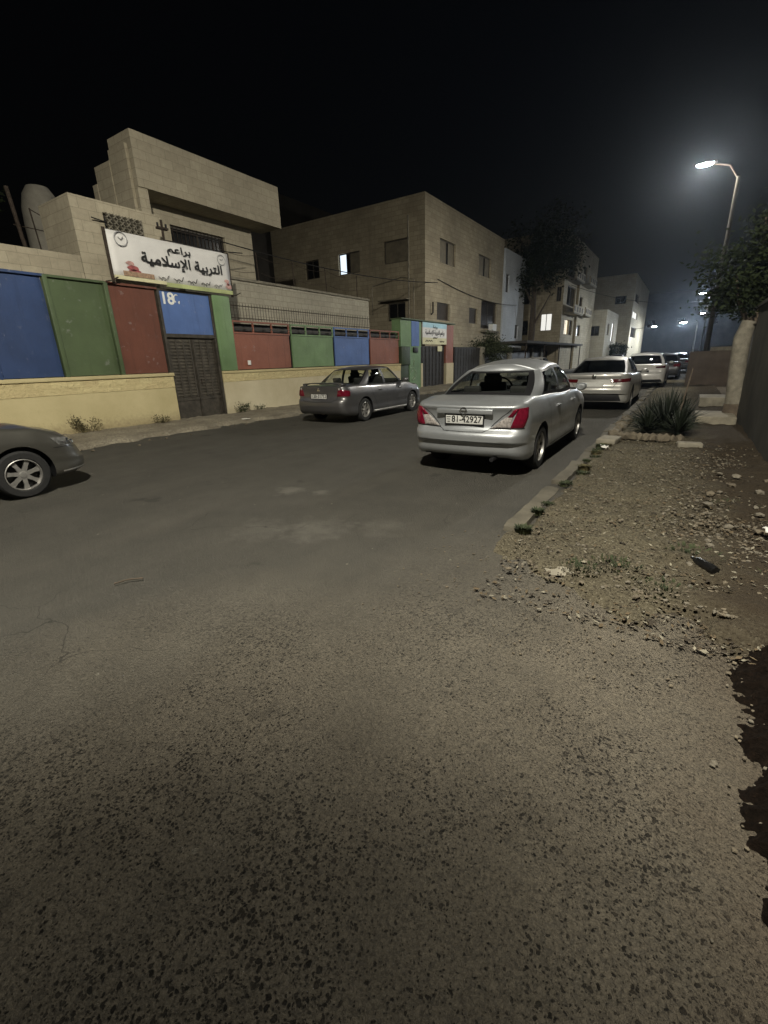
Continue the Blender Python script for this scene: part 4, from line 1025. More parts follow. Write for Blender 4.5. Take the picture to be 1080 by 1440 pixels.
def gate_wall():
    # iron gate with blue transom
    g = empty('entrance_gate', (WX, 8.4, 0)); tag(g, 'dark iron double door under a blue metal transom painted with the number 18', 'gate')
    def L(a, b): return ((a[0] - WX, a[1] - 8.4, a[2]), (b[0] - WX, b[1] - 8.4, b[2]))
    mb = MB(); mb.lohi(*L((WX - .12, 7.62, 2.4), (WX - .06, 9.18, 3.48)), M['blue2']); t = mb.build('transom', g)
    fm = MB()
    for a, b in (((WX - .14, 7.56, .02), (WX - .02, 7.63, 3.5)), ((WX - .14, 9.17, .02), (WX - .02, 9.24, 3.5)), ((WX - .14, 7.63, 2.31), (WX - .03, 9.17, 2.4)), ((WX - .14, 7.63, 3.46), (WX - .03, 9.17, 3.51))): fm.lohi(*L(a, b), M['gate'])
    fm.build('frame', g)
    for a, b in ((7.635, 8.39), (8.41, 9.165)):
        mb = MB(); x = WX - .11
        mb.lohi(*L((x - .03, a, .06), (x, b, 2.3)), M['gate'])
        for z in lin(.74, 2.2, 17): mb.lohi(*L((x, a + .03, z), (x + .022, b - .03, z + .04)), M['gate_pale'])
        for y in lin(a + .02, b - .07, 3): mb.lohi(*L((x, y, .7), (x + .03, y + .05, 2.26)), M['gate'])
        mb.lohi(*L((x, a + .03, .1), (x + .012, b - .03, .6)), M['gate']); mb.lohi(*L((x, a, .6), (x + .03, b, .68)), M['gate'])
        mb.build('door_leaf', g)
    mb = MB(); mb.tube([(-.06, .1, 1.05), (-.03, .1, 1.05), (-.03, .1, 1.18), (-.06, .1, 1.18)], .012, M['iron'], 6); mb.build('handle', g)
    lettering('house_number', '18', .4, M['white_ink'], t, (-.056, -.54, .0 + 3.27), bold=.012, depth=.001)
    mk = MB(); pts = [(-.056, -.27 + .075 * math.cos(R(q)), 3.29 + .1 * math.sin(R(q))) for q in range(60, 250, 15)]; mk.tube(pts, .016, M['white_ink'], 6)
    mk.tube([(-.056, -.23, 3.2), (-.056, -.2, 3.24), (-.056, -.215, 3.17)], .015, M['white_ink'], 6); mk.build('painted_mark', t)
    # lower wall and coloured fence to the right of the gate
    root = empty('fence_wall', (0, 0, 0)); tag(root, 'cream wall carrying low red, green and blue fence panels behind the dark grey sedan', 'wall')
    y0, y1 = 9.26, 19.85
    mb = MB(); mb.lohi((WX - .3, y0, -.05), (WX, y1, 1.05), M['cream']); mb.build('base', root)
    mb = MB(); mb.lohi((WX - .3, y0, 1.05), (WX + .012, y1, 1.3), M['yellow_stone']); mb.build('stone_band', root)
    mb = MB(); mb.lohi((WX - .32, y0, 1.3), (WX + .04, y1, 1.375), M['yellow']); bev(mb.build('coping', root), .012)
    mb = MB(); mb.lohi((WX - .24, 9.25, 1.385), (WX + .02, 9.85, 3.5), M['green2']); bev(mb.build('pilaster', root), .015)
    for a, b, c in ((9.88, 12.33, 'red2'), (12.4, 14.75, 'green2'), (14.82, 17.25, 'blue2'), (17.32, 19.8, 'red2')):
        mb = MB(); x = WX - .05; n = 9; m = 4
        V = [(x + .01 * fbm(y, z, 1.7, 31), y, z) for z in lin(1.4, 2.46, m) for y in lin(a + .03, b - .03, n)]
        mb.add(V, [(j * (n + 1) + i, j * (n + 1) + i + 1, (j + 1) * (n + 1) + i + 1, (j + 1) * (n + 1) + i) for j in range(m) for i in range(n)], M[c])
        mb.lohi((x - .03, a + .03, 1.4), (x - .02, b - .03, 2.46), M[c]); pn = mb.build('panel', root, 60, fix=False)
        fr = MB()
        for z in (2.47, 2.8): fr.lohi((x - .03, a, z), (x + .03, b, z + .05), M[c])
        fr.lohi((x - .02, a, 2.62), (x + .02, b, 2.65), M['gate'])
        for y in lin(a, b - .04, 3): fr.lohi((x - .025, y, 1.385 if y in (a,) else 2.5), (x + .025, y + .04, 2.81), M[c])
        fr.build('panel_frame', root)
    mb = MB(); mb.box((WX - .0, 10.35, 1.6), (.02, .12, .14), M['white_ink']); bev(mb.build('paint_splash', root), .006)
    # dark sheet behind the open gap between the rails
    mb = MB(); mb.lohi((WX - .26, 9.9, 1.385), (WX - .22, 19.8, 2.78), M['gate_dark']); mb.build('backing_sheet', root)
    # iron picket rail above
    pr = empty('picket_rail', (WX - .1, 10, 2.87)); tag(pr, 'rusty iron picket railing along the top of the coloured fence', 'railing')
    mb = MB()
    for z in (.05, .4): mb.lohi((-.012, -.1, z), (.012, 7.4, z + .025), M['iron'])
    mb.build('rail', pr)
    mb = MB(); k = 0
    while k < 62:
        y = -.05 + k * .12; mb.tube([(0, y, 0), (0, y, .46)], .009, M['iron'], 4); mb.tube([(0, y, .46), (0, y, .53)], .009, M['iron'], 4, r2=.001); k += 1
    o = mb.build('picket', pr); o['kind'] = 'stuff'
gate_wall()

# school banner above the gate
def banner():
    s = empty('school_sign', (WX + .1, 8.2, 4.1)); tag(s, 'long white banner with black Arabic lettering above the iron gate', 'sign')
    mb = MB(); n = 20; L2 = 1.72; m = 6
    def px(u, v): return .02 * math.sin(u * 5.0 + 1) * .6 + .012 * fbm(u * 3, v * 2, 1.1, 4)
    V = [(px(y, z), y, z) for z in lin(-.46, .52, m) for y in lin(-L2, L2, n)]
    mb.add(V, [(j * (n + 1) + i, j * (n + 1) + i + 1, (j + 1) * (n + 1) + i + 1, (j + 1) * (n + 1) + i) for j in range(m) for i in range(n)], M['sign_white'])
    b = mb.build('banner', s, 60, fix=False); md = b.modifiers.new('thickness', 'SOLIDIFY'); md.thickness = .006
    mb = MB()
    for a, c, z0, z1 in ((-L2, -.4, -.52, -.44), (-.4, L2, -.56, -.46)): mb.lohi((-.012, a, z0), (.034, c, z1), M['sign_yellow'] if a < -1 else M['sign_green'])
    mb.build('bottom_band', s)
    x = .036
    lettering('lettering', arabic('baraem'), .21, M['ink'], s, (x, .1, .34), width=.68, bold=.008)
    lettering('lettering', arabic('tarbiya', 'islamiya'), .31, M['ink'], s, (x, .22, .03), width=2.4, bold=.011)
    for y, z, r, mt in ((-1.42, .36, .15, 'sign_grey'), (1.45, .32, .13, 'sign_grey')):
        mb = MB(); pts = [(x, y + r * math.cos(q), z + r * math.sin(q)) for q in [2 * math.pi * k / 24 for k in range(25)]]; mb.tube(pts, .012, M[mt], 6, cap=False)
        mb.tube([(x, y - r * .4, z + r * .2), (x, y, z - r * .1), (x, y + r * .4, z + r * .3)], .01, M[mt], 6); mb.build('emblem', s)
    for y, z, w_, h_, mt in ((-1.3, -.14, .2, .1, 'sign_pink'), (-1.24, -.24, .28, .12, 'sign_red'), (-1.2, -.3, .3, .06, 'sign_red'), (1.55, -.22, .16, .1, 'sign_pink'), (1.6, -.36, .2, .14, 'sign_pink'), (1.58, -.3, .1, .07, 'sign_red')):
        mb = MB(); k = 10; c = [(x, y + w_ / 2 * math.cos(6.283 * q / k) * (1 + .25 * math.sin(q * 3)), z + h_ / 2 * math.sin(6.283 * q / k)) for q in range(k)]
        mb.add(c, [tuple(range(k))], M[mt]); mb.build('flower_print', s, fix=False)
    mb = MB(); mb.lohi((.03, -1.5, -.43), (.038, -.72, -.32), M['sign_brown']); mb.build('brown_panel', s)
    # faded cursive line along the bottom: illegible in the photograph
    mb = MB()
    for k in range(5):
        y0 = -.6 + k * .42; q = [(x, y0 + .3 - t * .3, -.37 + .02 * math.sin(t * 14 + k) + (.07 * max(0, 1 - t * 6))) for t in lin(0, 1, 14)]
        mb.tube(q, .008, M['ink'] if k < 1 else M['sign_grey'] if k > 3 else M['ink'], 5)
        for d in (.08, .16): mb.box((x, y0 + d, -.42), (.006, .022, .022), M['ink'])
    mb.build('cursive_line', s)
    mb = MB()
    for y in (-L2 - .03, L2 + .03): mb.lohi((-.06, y - .03, -.62), (-.02, y + .03, .56), M['iron'])
    for z in (-.5, .45): mb.lohi((-.05, -L2, z), (-.025, L2, z + .03), M['iron'])
    mb.build('sign_frame', s)
    for yy in (-L2 - .1, L2 + .1):
        mb = MB(); mb.tube([(-.03, yy - .12, -.6), (.06, yy, -.57), (.12, yy + .12, -.5)], .014, M['iron'], 6); mb.build('bracket', s)
banner()

# second portal
def portal():
    s = empty('second_gate', (WX, 21.9, 0)); tag(s, 'narrow green, blue and red painted portal with a dark door', 'gate')
    def B(mb, a, b, mat): mb.lohi((a[0] - WX, a[1] - 21.9, a[2]), (b[0] - WX, b[1] - 21.9, b[2]), mat)
    mb = MB(); B(mb, (WX - .5, 19.9, 2.18), (WX, 22.0, 3.42), M['green2']); B(mb, (WX - .5, 20.75, .02), (WX - .004, 21.95, 2.18), M['pale_green']); mb.build('pillar', s)
    mb = MB(); B(mb, (WX - .5, 19.9, .02), (WX - .03, 20.74, 1.3), M['shade_green']); B(mb, (WX - .5, 19.9, 1.31), (WX + .05, 20.74, 2.17), M['shade_green']); bev(mb.build('shaded_pillar_side', s), .01)  # dark green blocks put the shade of the pillar's side face into colour
    mb = MB(); B(mb, (WX, 20.95, 2.2), (WX + .015, 21.75, 3.38), M['blue2']); mb.build('blue_panel', s)
    mb = MB(); B(mb, (WX, 21.1, 1.9), (WX + .07, 21.55, 2.14), M['trim']); bev(mb.build('meter_box', s), .01)
    mb = MB(); B(mb, (WX - .3, 25.0, 1.3), (WX, 26.0, 3.36), M['red2']); mb.build('red_pillar', s)
    mb = MB(); B(mb, (WX - .3, 25.05, .02), (WX + .02, 26.05, 1.3), M['cream']); mb.build('plinth', s)
    mb = MB(); B(mb, (WX - .1, 21.96, .02), (WX + .02, 22.14, 1.35), M['cream']); mb.build('plinth', s)
    mb = MB(); B(mb, (WX - .55, 19.85, 3.42), (WX + .1, 26.05, 3.47), M['green']); mb.build('top_slab', s)
    mb = MB(); B(mb, (WX - .2, 22.15, .12), (WX - .12, 25.0, 2.22), M['gate_dark'])
    for z in lin(.3, 2.1, 7): B(mb, (WX - .12, 22.2, z), (WX - .1, 24.95, z + .04), M['gate_dark'])
    for y in lin(22.3, 24.8, 6): B(mb, (WX - .12, y, .15), (WX - .09, y + .05, 2.2), M['gate_dark'])
    mb.build('door', s)
    x = .004; rnd = random.Random(4)
    for _ in range(12):
        y, z = rnd.uniform(-1.05, -.1), rnd.uniform(.5, 1.85); pts = [(x, y + rnd.uniform(-.12, .12), z + rnd.uniform(-.12, .12)) for _ in range(4)]; g = MB(); g.tube(pts, .013, M['graffiti'], 5); g.build('scribble', s)
    # its sign
    t = empty('portal_sign', (WX + .03, 23.55, 2.86)); tag(t, 'small sky-blue to yellow board with black Arabic lines above the second door', 'sign')
    mb = MB(); mb.lohi((-.03, -1.45, -.55), (0, 1.45, .53), M['sign_white']); mb.lohi((0, -1.45, .28), (.004, 1.45, .53), M['sign_blue']); mb.lohi((0, -1.45, -.55), (.004, 1.45, -.22), M['sign_yellow']); mb.build('board', t)
    lettering('lettering', arabic('rawda'), .2, M['ink'], t, (.008, 0, .33), width=.55, bold=.004)
    lettering('lettering', arabic('baraem', 'tarbiya', 'islamiya'), .3, M['ink'], t, (.008, 0, .05), width=2.3, bold=.006)
    for y, z, w_ in ((0, -.22, .5), (-.75, -.38, .8), (.85, -.4, .55)):
        q = [(.008, y + w_ / 2 - w_ * u, z + .035 * math.sin(u * 19 + y)) for u in lin(0, 1, 16)]; k = MB(); k.tube(q, .018, M['ink'], 5); k.build('small_print', t)
    mb = MB(); mb.lohi((-.1, -.28, -.28), (-.09, .28, .0), M['sign_yellow']); o = mb.build('notice', loc=(WX + .05, 24.3, 2.23)); tag(o, 'small pale yellow notice stuck on the dark door below the square sign', 'notice')
portal()

# ------------------------------------------------------------------ houses
def house(name, label, pts, z0, z1, wall, holes, roof=None, parapet=.0, extra=None, cat='building'):
    """pts: plan corners counter-clockwise; holes: {wall index: [(u0,u1,za,zb,kind)]} with u along the wall"""
    root = empty(name, (pts[1][0], pts[1][1], 0)); tag(root, label, cat); O = Vector((pts[1][0], pts[1][1], 0))
    mb = MB(); n = len(pts)
    for i in range(n):
        a = Vector((*pts[i], 0)) - O; b = Vector((*pts[(i + 1) % n], 0)) - O; d = b - a; L = d.length; d.normalize(); nn = Vector((d.y, -d.x, 0))
        hs = holes.get(i, [])
        us = sorted({0.0, L, *[h[0] for h in hs], *[h[1] for h in hs]}); zs = sorted({z0, z1, *[h[2] for h in hs], *[h[3] for h in hs]})
        P = lambda u, z, dep=0: a + d * u + Vector((0, 0, z)) - nn * dep
        for u0, u1 in zip(us, us[1:]):
            for za, zb in zip(zs, zs[1:]):
                cu, cz = (u0 + u1) / 2, (za + zb) / 2
                if any(h[0] < cu < h[1] and h[2] < cz < h[3] for h in hs): continue
                mb.quad(P(u0, za), P(u1, za), P(u1, zb), P(u0, zb), wall)
        for h in hs:
            u0, u1, za, zb, kind = h[:5]; dep = .22
            for q in ((P(u0, za), P(u0, za, dep), P(u0, zb, dep), P(u0, zb)), (P(u1, za), P(u1, zb), P(u1, zb, dep), P(u1, za, dep)), (P(u0, za), P(u1, za), P(u1, za, dep), P(u0, za, dep)), (P(u0, zb), P(u0, zb, dep), P(u1, zb, dep), P(u1, zb))): mb.quad(*q, wall)
            window(root, P, u0, u1, za, zb, kind, d, nn)
    top = [Vector((*p, 0)) - O for p in pts]
    mb.add([p + Vector((0, 0, z1 - parapet)) for p in top], [tuple(range(n))], roof or M['concrete'])
    if parapet:
        for i in range(n):
            a, b = top[i], top[(i + 1) % n]; d = (b - a).normalized(); nn = Vector((d.y, -d.x, 0)); t = .18
            mb.quad(a + Vector((0, 0, z1)), b + Vector((0, 0, z1)), b - nn * t + Vector((0, 0, z1)), a - nn * t + Vector((0, 0, z1)), wall)
            mb.quad(a - nn * t + Vector((0, 0, z1)), b - nn * t + Vector((0, 0, z1)), b - nn * t + Vector((0, 0, z1 - parapet)), a - nn * t + Vector((0, 0, z1 - parapet)), wall)
    mb.build('wall', root, fix=False)
    return root
def window(root, P, u0, u1, za, zb, kind, d, nn):
    fm = MB(); dep = .12; t = .06
    def bar(ua, ub, z_a, z_b, dp, th, mat, mbx):
        a, b, c, e = P(ua, z_a, dp), P(ub, z_a, dp), P(ub, z_b, dp), P(ua, z_b, dp); s = nn * -th
        mbx.add([a, b, c, e, a + s, b + s, c + s, e + s], [(0, 1, 2, 3), (7, 6, 5, 4), (0, 4, 5, 1), (1, 5, 6, 2), (2, 6, 7, 3), (3, 7, 4, 0)], mat)
    fmat = M['frame']; um = (u0 + u1) / 2
    for q in ((u0, u1, za, za + t), (u0, u1, zb - t, zb), (u0, u0 + t, za + t, zb - t), (u1 - t, u1, za + t, zb - t)): bar(*q, dep, .05, fmat, fm)
    if kind not in ('roller', 'roller_dark', 'door'): bar(um - t / 2, um + t / 2, za + t, zb - t, dep + .005, .04, fmat, fm)
    w = fm.build('window', root)
    pm = {'dark': 'pane', 'half': 'pane', 'roller': 'shutter', 'roller_dark': 'shutter_dark', 'cool': 'lit_cool', 'warm': 'lit_warm', 'white': 'lit_white', 'door': 'gate_dark', 'grille': 'pane', 'sliver': 'pane'}[kind]
    pb = MB()
    if kind.startswith('roller'):
        k = max(4, int((zb - za) / .09))
        for i in range(k): bar(u0 + t, u1 - t, za + t + (zb - za - 2 * t) * i / k, za + t + (zb - za - 2 * t) * (i + .86) / k, dep + .02, .02, M[pm], pb)
        bar(u0 + t, u1 - t, za + t, zb - t, dep + .042, .01, M[pm], pb); pb.build('shutter', w)
    elif kind == 'sliver':      # curtain drawn aside, a lit strip at one edge
        a, b = u0 + t, u0 + t + (u1 - u0) * .28
        bar(a, b, za + t, zb - t, dep + .03, .01, M['lit_cool'], pb); pb.build('lit_pane', w)
        pb = MB(); bar(b + .01, um - t / 2, za + t, zb - t, dep + .03, .01, M['pane'], pb); pb.build('pane', w)
        pb = MB(); bar(um + t / 2, u1 - t, za + t, zb - t, dep + .02, .015, M['shutter'], pb); pb.build('shutter', w)
    elif kind == 'half':        # one sliding leaf shut, one dark
        pb2 = MB(); bar(u0 + t, um, za + t, zb - t, dep + .02, .015, M['shutter'], pb2); bar(u0 + (u1 - u0) * .62, u1 - t, za + t, zb - t, dep + .02, .015, M['shutter'], pb2); pb2.build('shutter', w)
        bar(um, u0 + (u1 - u0) * .62, za + t, zb - t, dep + .03, .01, M[pm], pb); pb.build('pane', w)
    else:
        bar(u0 + t, u1 - t, za + t, zb - t, dep + .03, .01, M[pm], pb); pb.build('lit_pane' if kind in ('cool', 'warm', 'white') else 'pane', w)
        if kind == 'grille':
            gb = MB()
            for u in lin(u0 + .1, u1 - .1, max(3, int((u1 - u0) / .16))): bar(u, u + .015, za, zb, .04, .015, M['iron'], gb)
            for z in lin(za + .15, zb - .15, 2): bar(u0, u1, z, z + .02, .03, .012, M['iron'], gb)
            gb.build('grille', w)

def houses():
    LS, LW = M['limestone'], M['limestone_warm']
    # kindergarten house with the deep roof fascia
    h = house('fascia_house', 'stone house with a deep overhanging roof fascia behind the white banner', [(-16.3, 9.1), (-15.0, 9.1), (-15.0, 13.9), (-16.3, 13.9)], 0, 6.55, LS,
              {1: [(1.3, 3.5, 4.55, 6.0, 'grille')]})
    O = Vector((-15, 9.1, 0))
    mb = MB(); mb.lohi((-.15, -.2, 6.5), (1.0, 5.45, 7.86), LS); o = mb.build('fascia', h)
    mb = MB(); mb.lohi((-.3, -.2, 3.0), (.95, .1, 6.495), LS); mb.build('pier', h)
    mb = MB(); mb.lohi((-.1, -.28, 0), (.78, .06, 7.56), LS); mb.lohi((-.95, -.3, 0), (-.101, .05, 7.32), LS); mb.lohi((-1.2, -.32, 0), (-.951, .04, 6.9), LS); mb.build('stepped_parapet', h)
    # annex in front, with a pierced screen
    a = house('annex', 'low stone annex with a pierced lattice screen left of the banner', [(-14.6, 6.4), (-13.0, 6.4), (-13.0, 8.75), (-14.6, 8.75)], 0, 5.55, LS, {1: [(.75, 1.75, 4.75, 5.3, 'door')]})
    mb = MB()
    for i in range(6):
        for j in range(4):
            y, z = .78 + i * .165, 4.79 + j * .13
            mb.box((.02, y + .08, z + .065), (.1, .15, .024), M['concrete_pale'], M=Matrix.Rotation(R(45), 3, 'X')); mb.box((.025, y + .08, z + .065), (.1, .15, .024), M['concrete_pale'], M=Matrix.Rotation(R(-45), 3, 'X'))
    mb.build('lattice_screen', a)
    mb = MB(); mb.lohi((-13.35, -4, 0), (-12.95, 6.36, 4.2), LS); o = mb.build('inner_wall'); tag(o, 'stone inner wall rising behind the blue and green panels', 'wall')
    mb = MB(); mb.lohi((-13.6, 9.4, 0), (-13.3, 19.3, 4.28), M['block']); mb.lohi((-13.66, 9.4, 4.28), (-13.24, 19.3, 4.36), M['concrete_pale']); o = mb.build('block_wall'); tag(o, 'grey block wall standing behind the low coloured fence and pickets', 'wall')
    # wire on thin posts over the block wall
    w = empty('wire_fence', (-13.45, 10, 4.3)); tag(w, 'sagging wire on thin posts along the top of the block wall', 'fence')
    for y in (.8, 2.6, 4.4, 6.4, 8.6):
        mb = MB(); mb.tube([(0, y, .05), (0, y + random.uniform(-.05, .05), 1.0)], .018, M['iron'], 6); mb.build('post', w)
    mb = MB()
    for z in (.4, .92):
        for y0, y1 in zip((.8, 2.6, 4.4, 6.4), (2.6, 4.4, 6.4, 8.6)): mb.tube([(0, y0 + (y1 - y0) * t, z - .12 * 4 * t * (1 - t)) for t in lin(0, 1, 6)], .007, M['iron'], 4)
    mb.build('wire', w)
    # water tank / dome at far left
    mb = MB(); mb.lathe([(.66, 0), (.66, 1.4), (.63, 2.0), (.52, 2.45), (.35, 2.72), (.001, 2.8)], M['plaster'], 28, Matrix.Rotation(R(90), 4, 'X'))
    o = mb.build('dome', smooth=40, loc=(-20.95, 9.3, 5.2)); tag(o, 'small whitish dome behind the annex at the far left', 'dome')
    mb = MB(); mb.lohi((-24, 7.2, 0), (-18.5, 12, 5.2), M['dark_wall']); o = mb.build('house', None); tag(o, 'flat-roofed house under the whitish dome', 'building')
    an = empty('antenna', (-15.4, 7.2, 4.2)); tag(an, 'thin antenna mast with crossbars standing before the whitish dome', 'antenna')
    mb = MB(); mb.tube([(-.9, -.2, 0), (-1.0, -.25, 1.75)], .02, M['iron'], 6); mb.build('mast', an)
    mb = MB(); mb.tube([(-1.0, -.75, 1.25), (-.95, .25, 1.2)], .014, M['iron'], 5); mb.tube([(-1.0, -.24, 1.72), (-.95, .35, 1.45)], .014, M['iron'], 5); mb.build('crossbar', an)
    mb = MB(); mb.tube([(-15.3, 6.2, 4.2), (-15.5, 6.15, 6.1)], .05, M['iron'], 8); o = mb.build('pipe_post'); tag(o, 'dark upright pipe post at the left corner of the annex', 'post')
    # unlit house behind
    house('rear_house', 'unlit dark house rising behind the fascia house and the square stone house', [(-36, 24), (-27, 24), (-27, 42), (-36, 42)], 0, 13.4, M['dark_wall'], {1: [(4, 5.4, 9.2, 10.8, 'dark'), (9, 10.4, 9.2, 10.8, 'dark')], 0: [(5, 6.4, 9.2, 10.8, 'dark')]})
    # the square block at the corner
    b = house('corner_house', 'square three-storey stone house in the middle of the view, one window lit bluish white', [(-26.5, 26.4), (-14, 26.4), (-14, 40.2), (-26.5, 40.2)], 0, 10.6, LW,
              {0: [(3.05, 4.3, 7.1, 8.25, 'dark'), (6.0, 7.75, 7.05, 8.3, 'sliver'), (9.6, 11.3, 7.25, 8.5, 'roller'), (9.8, 11.1, 3.95, 5.0, 'dark')],
               1: [(1.95, 4.3, 7.3, 8.65, 'half'), (8.4, 10.9, 7.4, 8.75, 'half'), (1.6, 3.5, 3.95, 5.0, 'roller_dark'), (6.85, 8.45, 4.0, 5.05, 'roller_dark'), (9.2, 12.6, 3.75, 5.75, 'grille')]}, parapet=.5)
    mb = MB()
    for y in (2.0,): mb.tube([(.06, -.0 - 1.15, 2.7), (.06, -1.15, 2.71)], .01, M['iron'], 6)
    mb.tube([(-1.1, -.06, 1.0), (-1.1, -.06, 9.6)], .06, M['concrete'], 8); mb.tube([(-.75, -.05, 1.0), (-.75, -.05, 6.2), (-1.6, -.05, 6.4), (-3.8, -.05, 6.1), (-3.85, -.05, 4.4)], .035, M['concrete'], 8); mb.build('drain_pipe', b)
    mb = MB(); mb.lohi((-3.1, -.55, 5.08), (-1.0, -.0, 5.14), M['concrete']); mb.build('window_canopy', b)
    mb = MB(); mb.lohi((.0, 9.2, 3.45), (.35, 12.6, 3.6), M['concrete']); mb.lohi((.05, 10.8, 3.6), (.4, 11.7, 4.1), M['white_ink']); mb.build('window_ledge', b)
    mb = MB(); mb.tube([(.05, .7, 4.2), (.18, .7, 4.3), (.18, .7, 4.9)], .05, M['iron'], 6); mb.build('wall_lantern', b)
    # white house, bluish lamplight put into its wall colour
    house('white_house', 'narrow whitewashed house tinted lamplight-blue between the square stone house and the dark tree', [(-22, 41.2), (-14.2, 41.2), (-14.2, 47.2), (-22, 47.2)], 0, 10.2, M['blue_lit_wall'], {1: [(.4, 1.3, 6.9, 8.3, 'dark'), (3.6, 4.6, 3.2, 4.4, 'dark')], 0: [(5, 6.2, 6.9, 8.2, 'dark')]})
    # balcony house
    c = house('balcony_house', 'tall beige apartment house with balconies and one warm lit window', [(-19, 49), (-11, 49), (-11, 66), (-19, 66)], 0, 12.6, LW,
              {0: [(6.0, 7.1, 3.9, 5.5, 'white'), (7.35, 7.8, 6.5, 7.8, 'dark'), (3.6, 4.8, 6.5, 7.8, 'dark'), (6.9, 7.6, 3.3, 4.3, 'dark') if False else (3.6, 4.8, 3.6, 5.0, 'dark')],
               1: [(1.6, 4.6, 8.9, 11.2, 'dark'), (8.6, 10.6, 9.6, 10.8, 'dark'), (1.6, 5.4, 6.3, 8.1, 'dark'), (7.4, 9.4, 6.6, 7.6, 'dark'), (1.6, 3.6, 3.55, 5.0, 'warm'), (3.7, 5.2, 3.55, 5.0, 'dark'), (7.2, 9.6, 3.6, 4.7, 'dark')]}, parapet=.6)
    for z, y0, y1 in ((5.4, 1.0, 5.6), (5.55, 7.0, 10.5), (8.4, 1.0, 5.0), (8.7, 8.0, 12.0)):
        mb = MB(); mb.lohi((.0, y0, z), (.9, y1, z + .14), M['concrete_pale']); mb.lohi((.8, y0, z + .141), (.9, y1, z + .85), LW)
        for yy in lin(y0 + .2, y1 - .6, 3): mb.lohi((.9, yy, z + .25), (.93, yy + .45, z + .7), M['shutter_dark'])
        mb.build('balcony', c)
    mb = MB(); mb.lohi((.002, 6.0, 0.0), (.25, 6.5, 12.4), LW); mb.build('pilaster', c)
    house('small_house', 'small two-storey house with arched porch between the balcony house and the tower house', [(-16, 67), (-9.5, 67), (-9.5, 78), (-16, 78)], 0, 6.9, M['far_wall'], {1: [(1.5, 3.2, 3.9, 5.3, 'dark'), (5.4, 7.5, 3.2, 5.6, 'white')], 0: [(4.6, 5.8, 3.8, 5.0, 'dark')]})
    house('tower_house', 'tall narrow house at the far end of the left-hand row', [(-15, 80), (-8.0, 80), (-8.0, 104), (-15, 104)], 0, 12.4, M['far_wall'], {1: [(2, 8, 8.9, 10.1, 'dark'), (1, 8, 6.6, 7.6, 'white'), (1.5, 9, 3.9, 5.4, 'dark')], 0: [(4.5, 6, 8.5, 9.6, 'dark')]})
    house('far_block', 'broad dark block closing the far end of the street', [(-14, 150), (14, 150), (14, 165), (-14, 165)], 0, 16.5, M['dark_wall'], {0: [(3, 5, 8, 10, 'dark'), (10, 12, 8, 10, 'dark'), (17, 19, 8, 10, 'dark')]})
    house('far_house', 'dark house far down the right side of the street behind the lamps', [(9.0, 70), (20, 70), (20, 90), (9.0, 90)], 0, 9, M['dark_wall'], {3: [(3, 5, 5, 6.5, 'dark'), (12, 14, 5, 6.5, 'dark')]})
    # gates and fences beyond the portal
    mb = MB(); mb.lohi((-12.1, 26.3, .02), (-11.95, 30.4, 2.2), M['gate_dark'])
    for z in (.4, 1.0, 1.6, 2.1): mb.lohi((-11.95, 26.3, z), (-11.92, 30.4, z + .05), M['gate_dark'])
    for y in lin(26.4, 30.2, 9): mb.lohi((-11.95, y, .1), (-11.93, y + .04, 2.18), M['gate_dark'])
    o = mb.build('sheet_gate'); tag(o, 'plain dark metal gate right of the small painted portal', 'gate')
    f = empty('garden_wall', (-12, 30.6, 0)); tag(f, 'long garden wall with pale pillars and dark infill running on below the houses', 'wall')
    mb = MB(); mb.lohi((-.2, 0, 0), (0, 48, 1.1), M['far_wall']); mb.build('base', f)
    mb = MB(); mb.lohi((-.14, 0, 1.1), (-.08, 48, 2.0), M['gate_dark']); mb.build('infill', f)
    for y in (0, 6, 12.4, 15.5, 22, 29, 36, 43):
        mb = MB(); mb.lohi((-.3, y, 0), (.06, y + .8, 2.25), M['concrete_pale']); bev(mb.build('pillar', f), .03)
    cn = empty('carport', (-12, 42, 0)); tag(cn, 'flat dark carport roof on thin posts in front of the balcony house', 'canopy')
    mb = MB(); mb.lohi((-1.5, -6, 2.5), (1.6, 16, 2.68), M['dark_wall']); mb.build('roof', cn)
    for y in (-5.6, 0, 5.5, 11, 15.6):
        mb = MB(); mb.tube([(1.4, y, 0), (1.4, y, 2.5)], .05, M['iron'], 8); mb.build('post', cn)
houses()

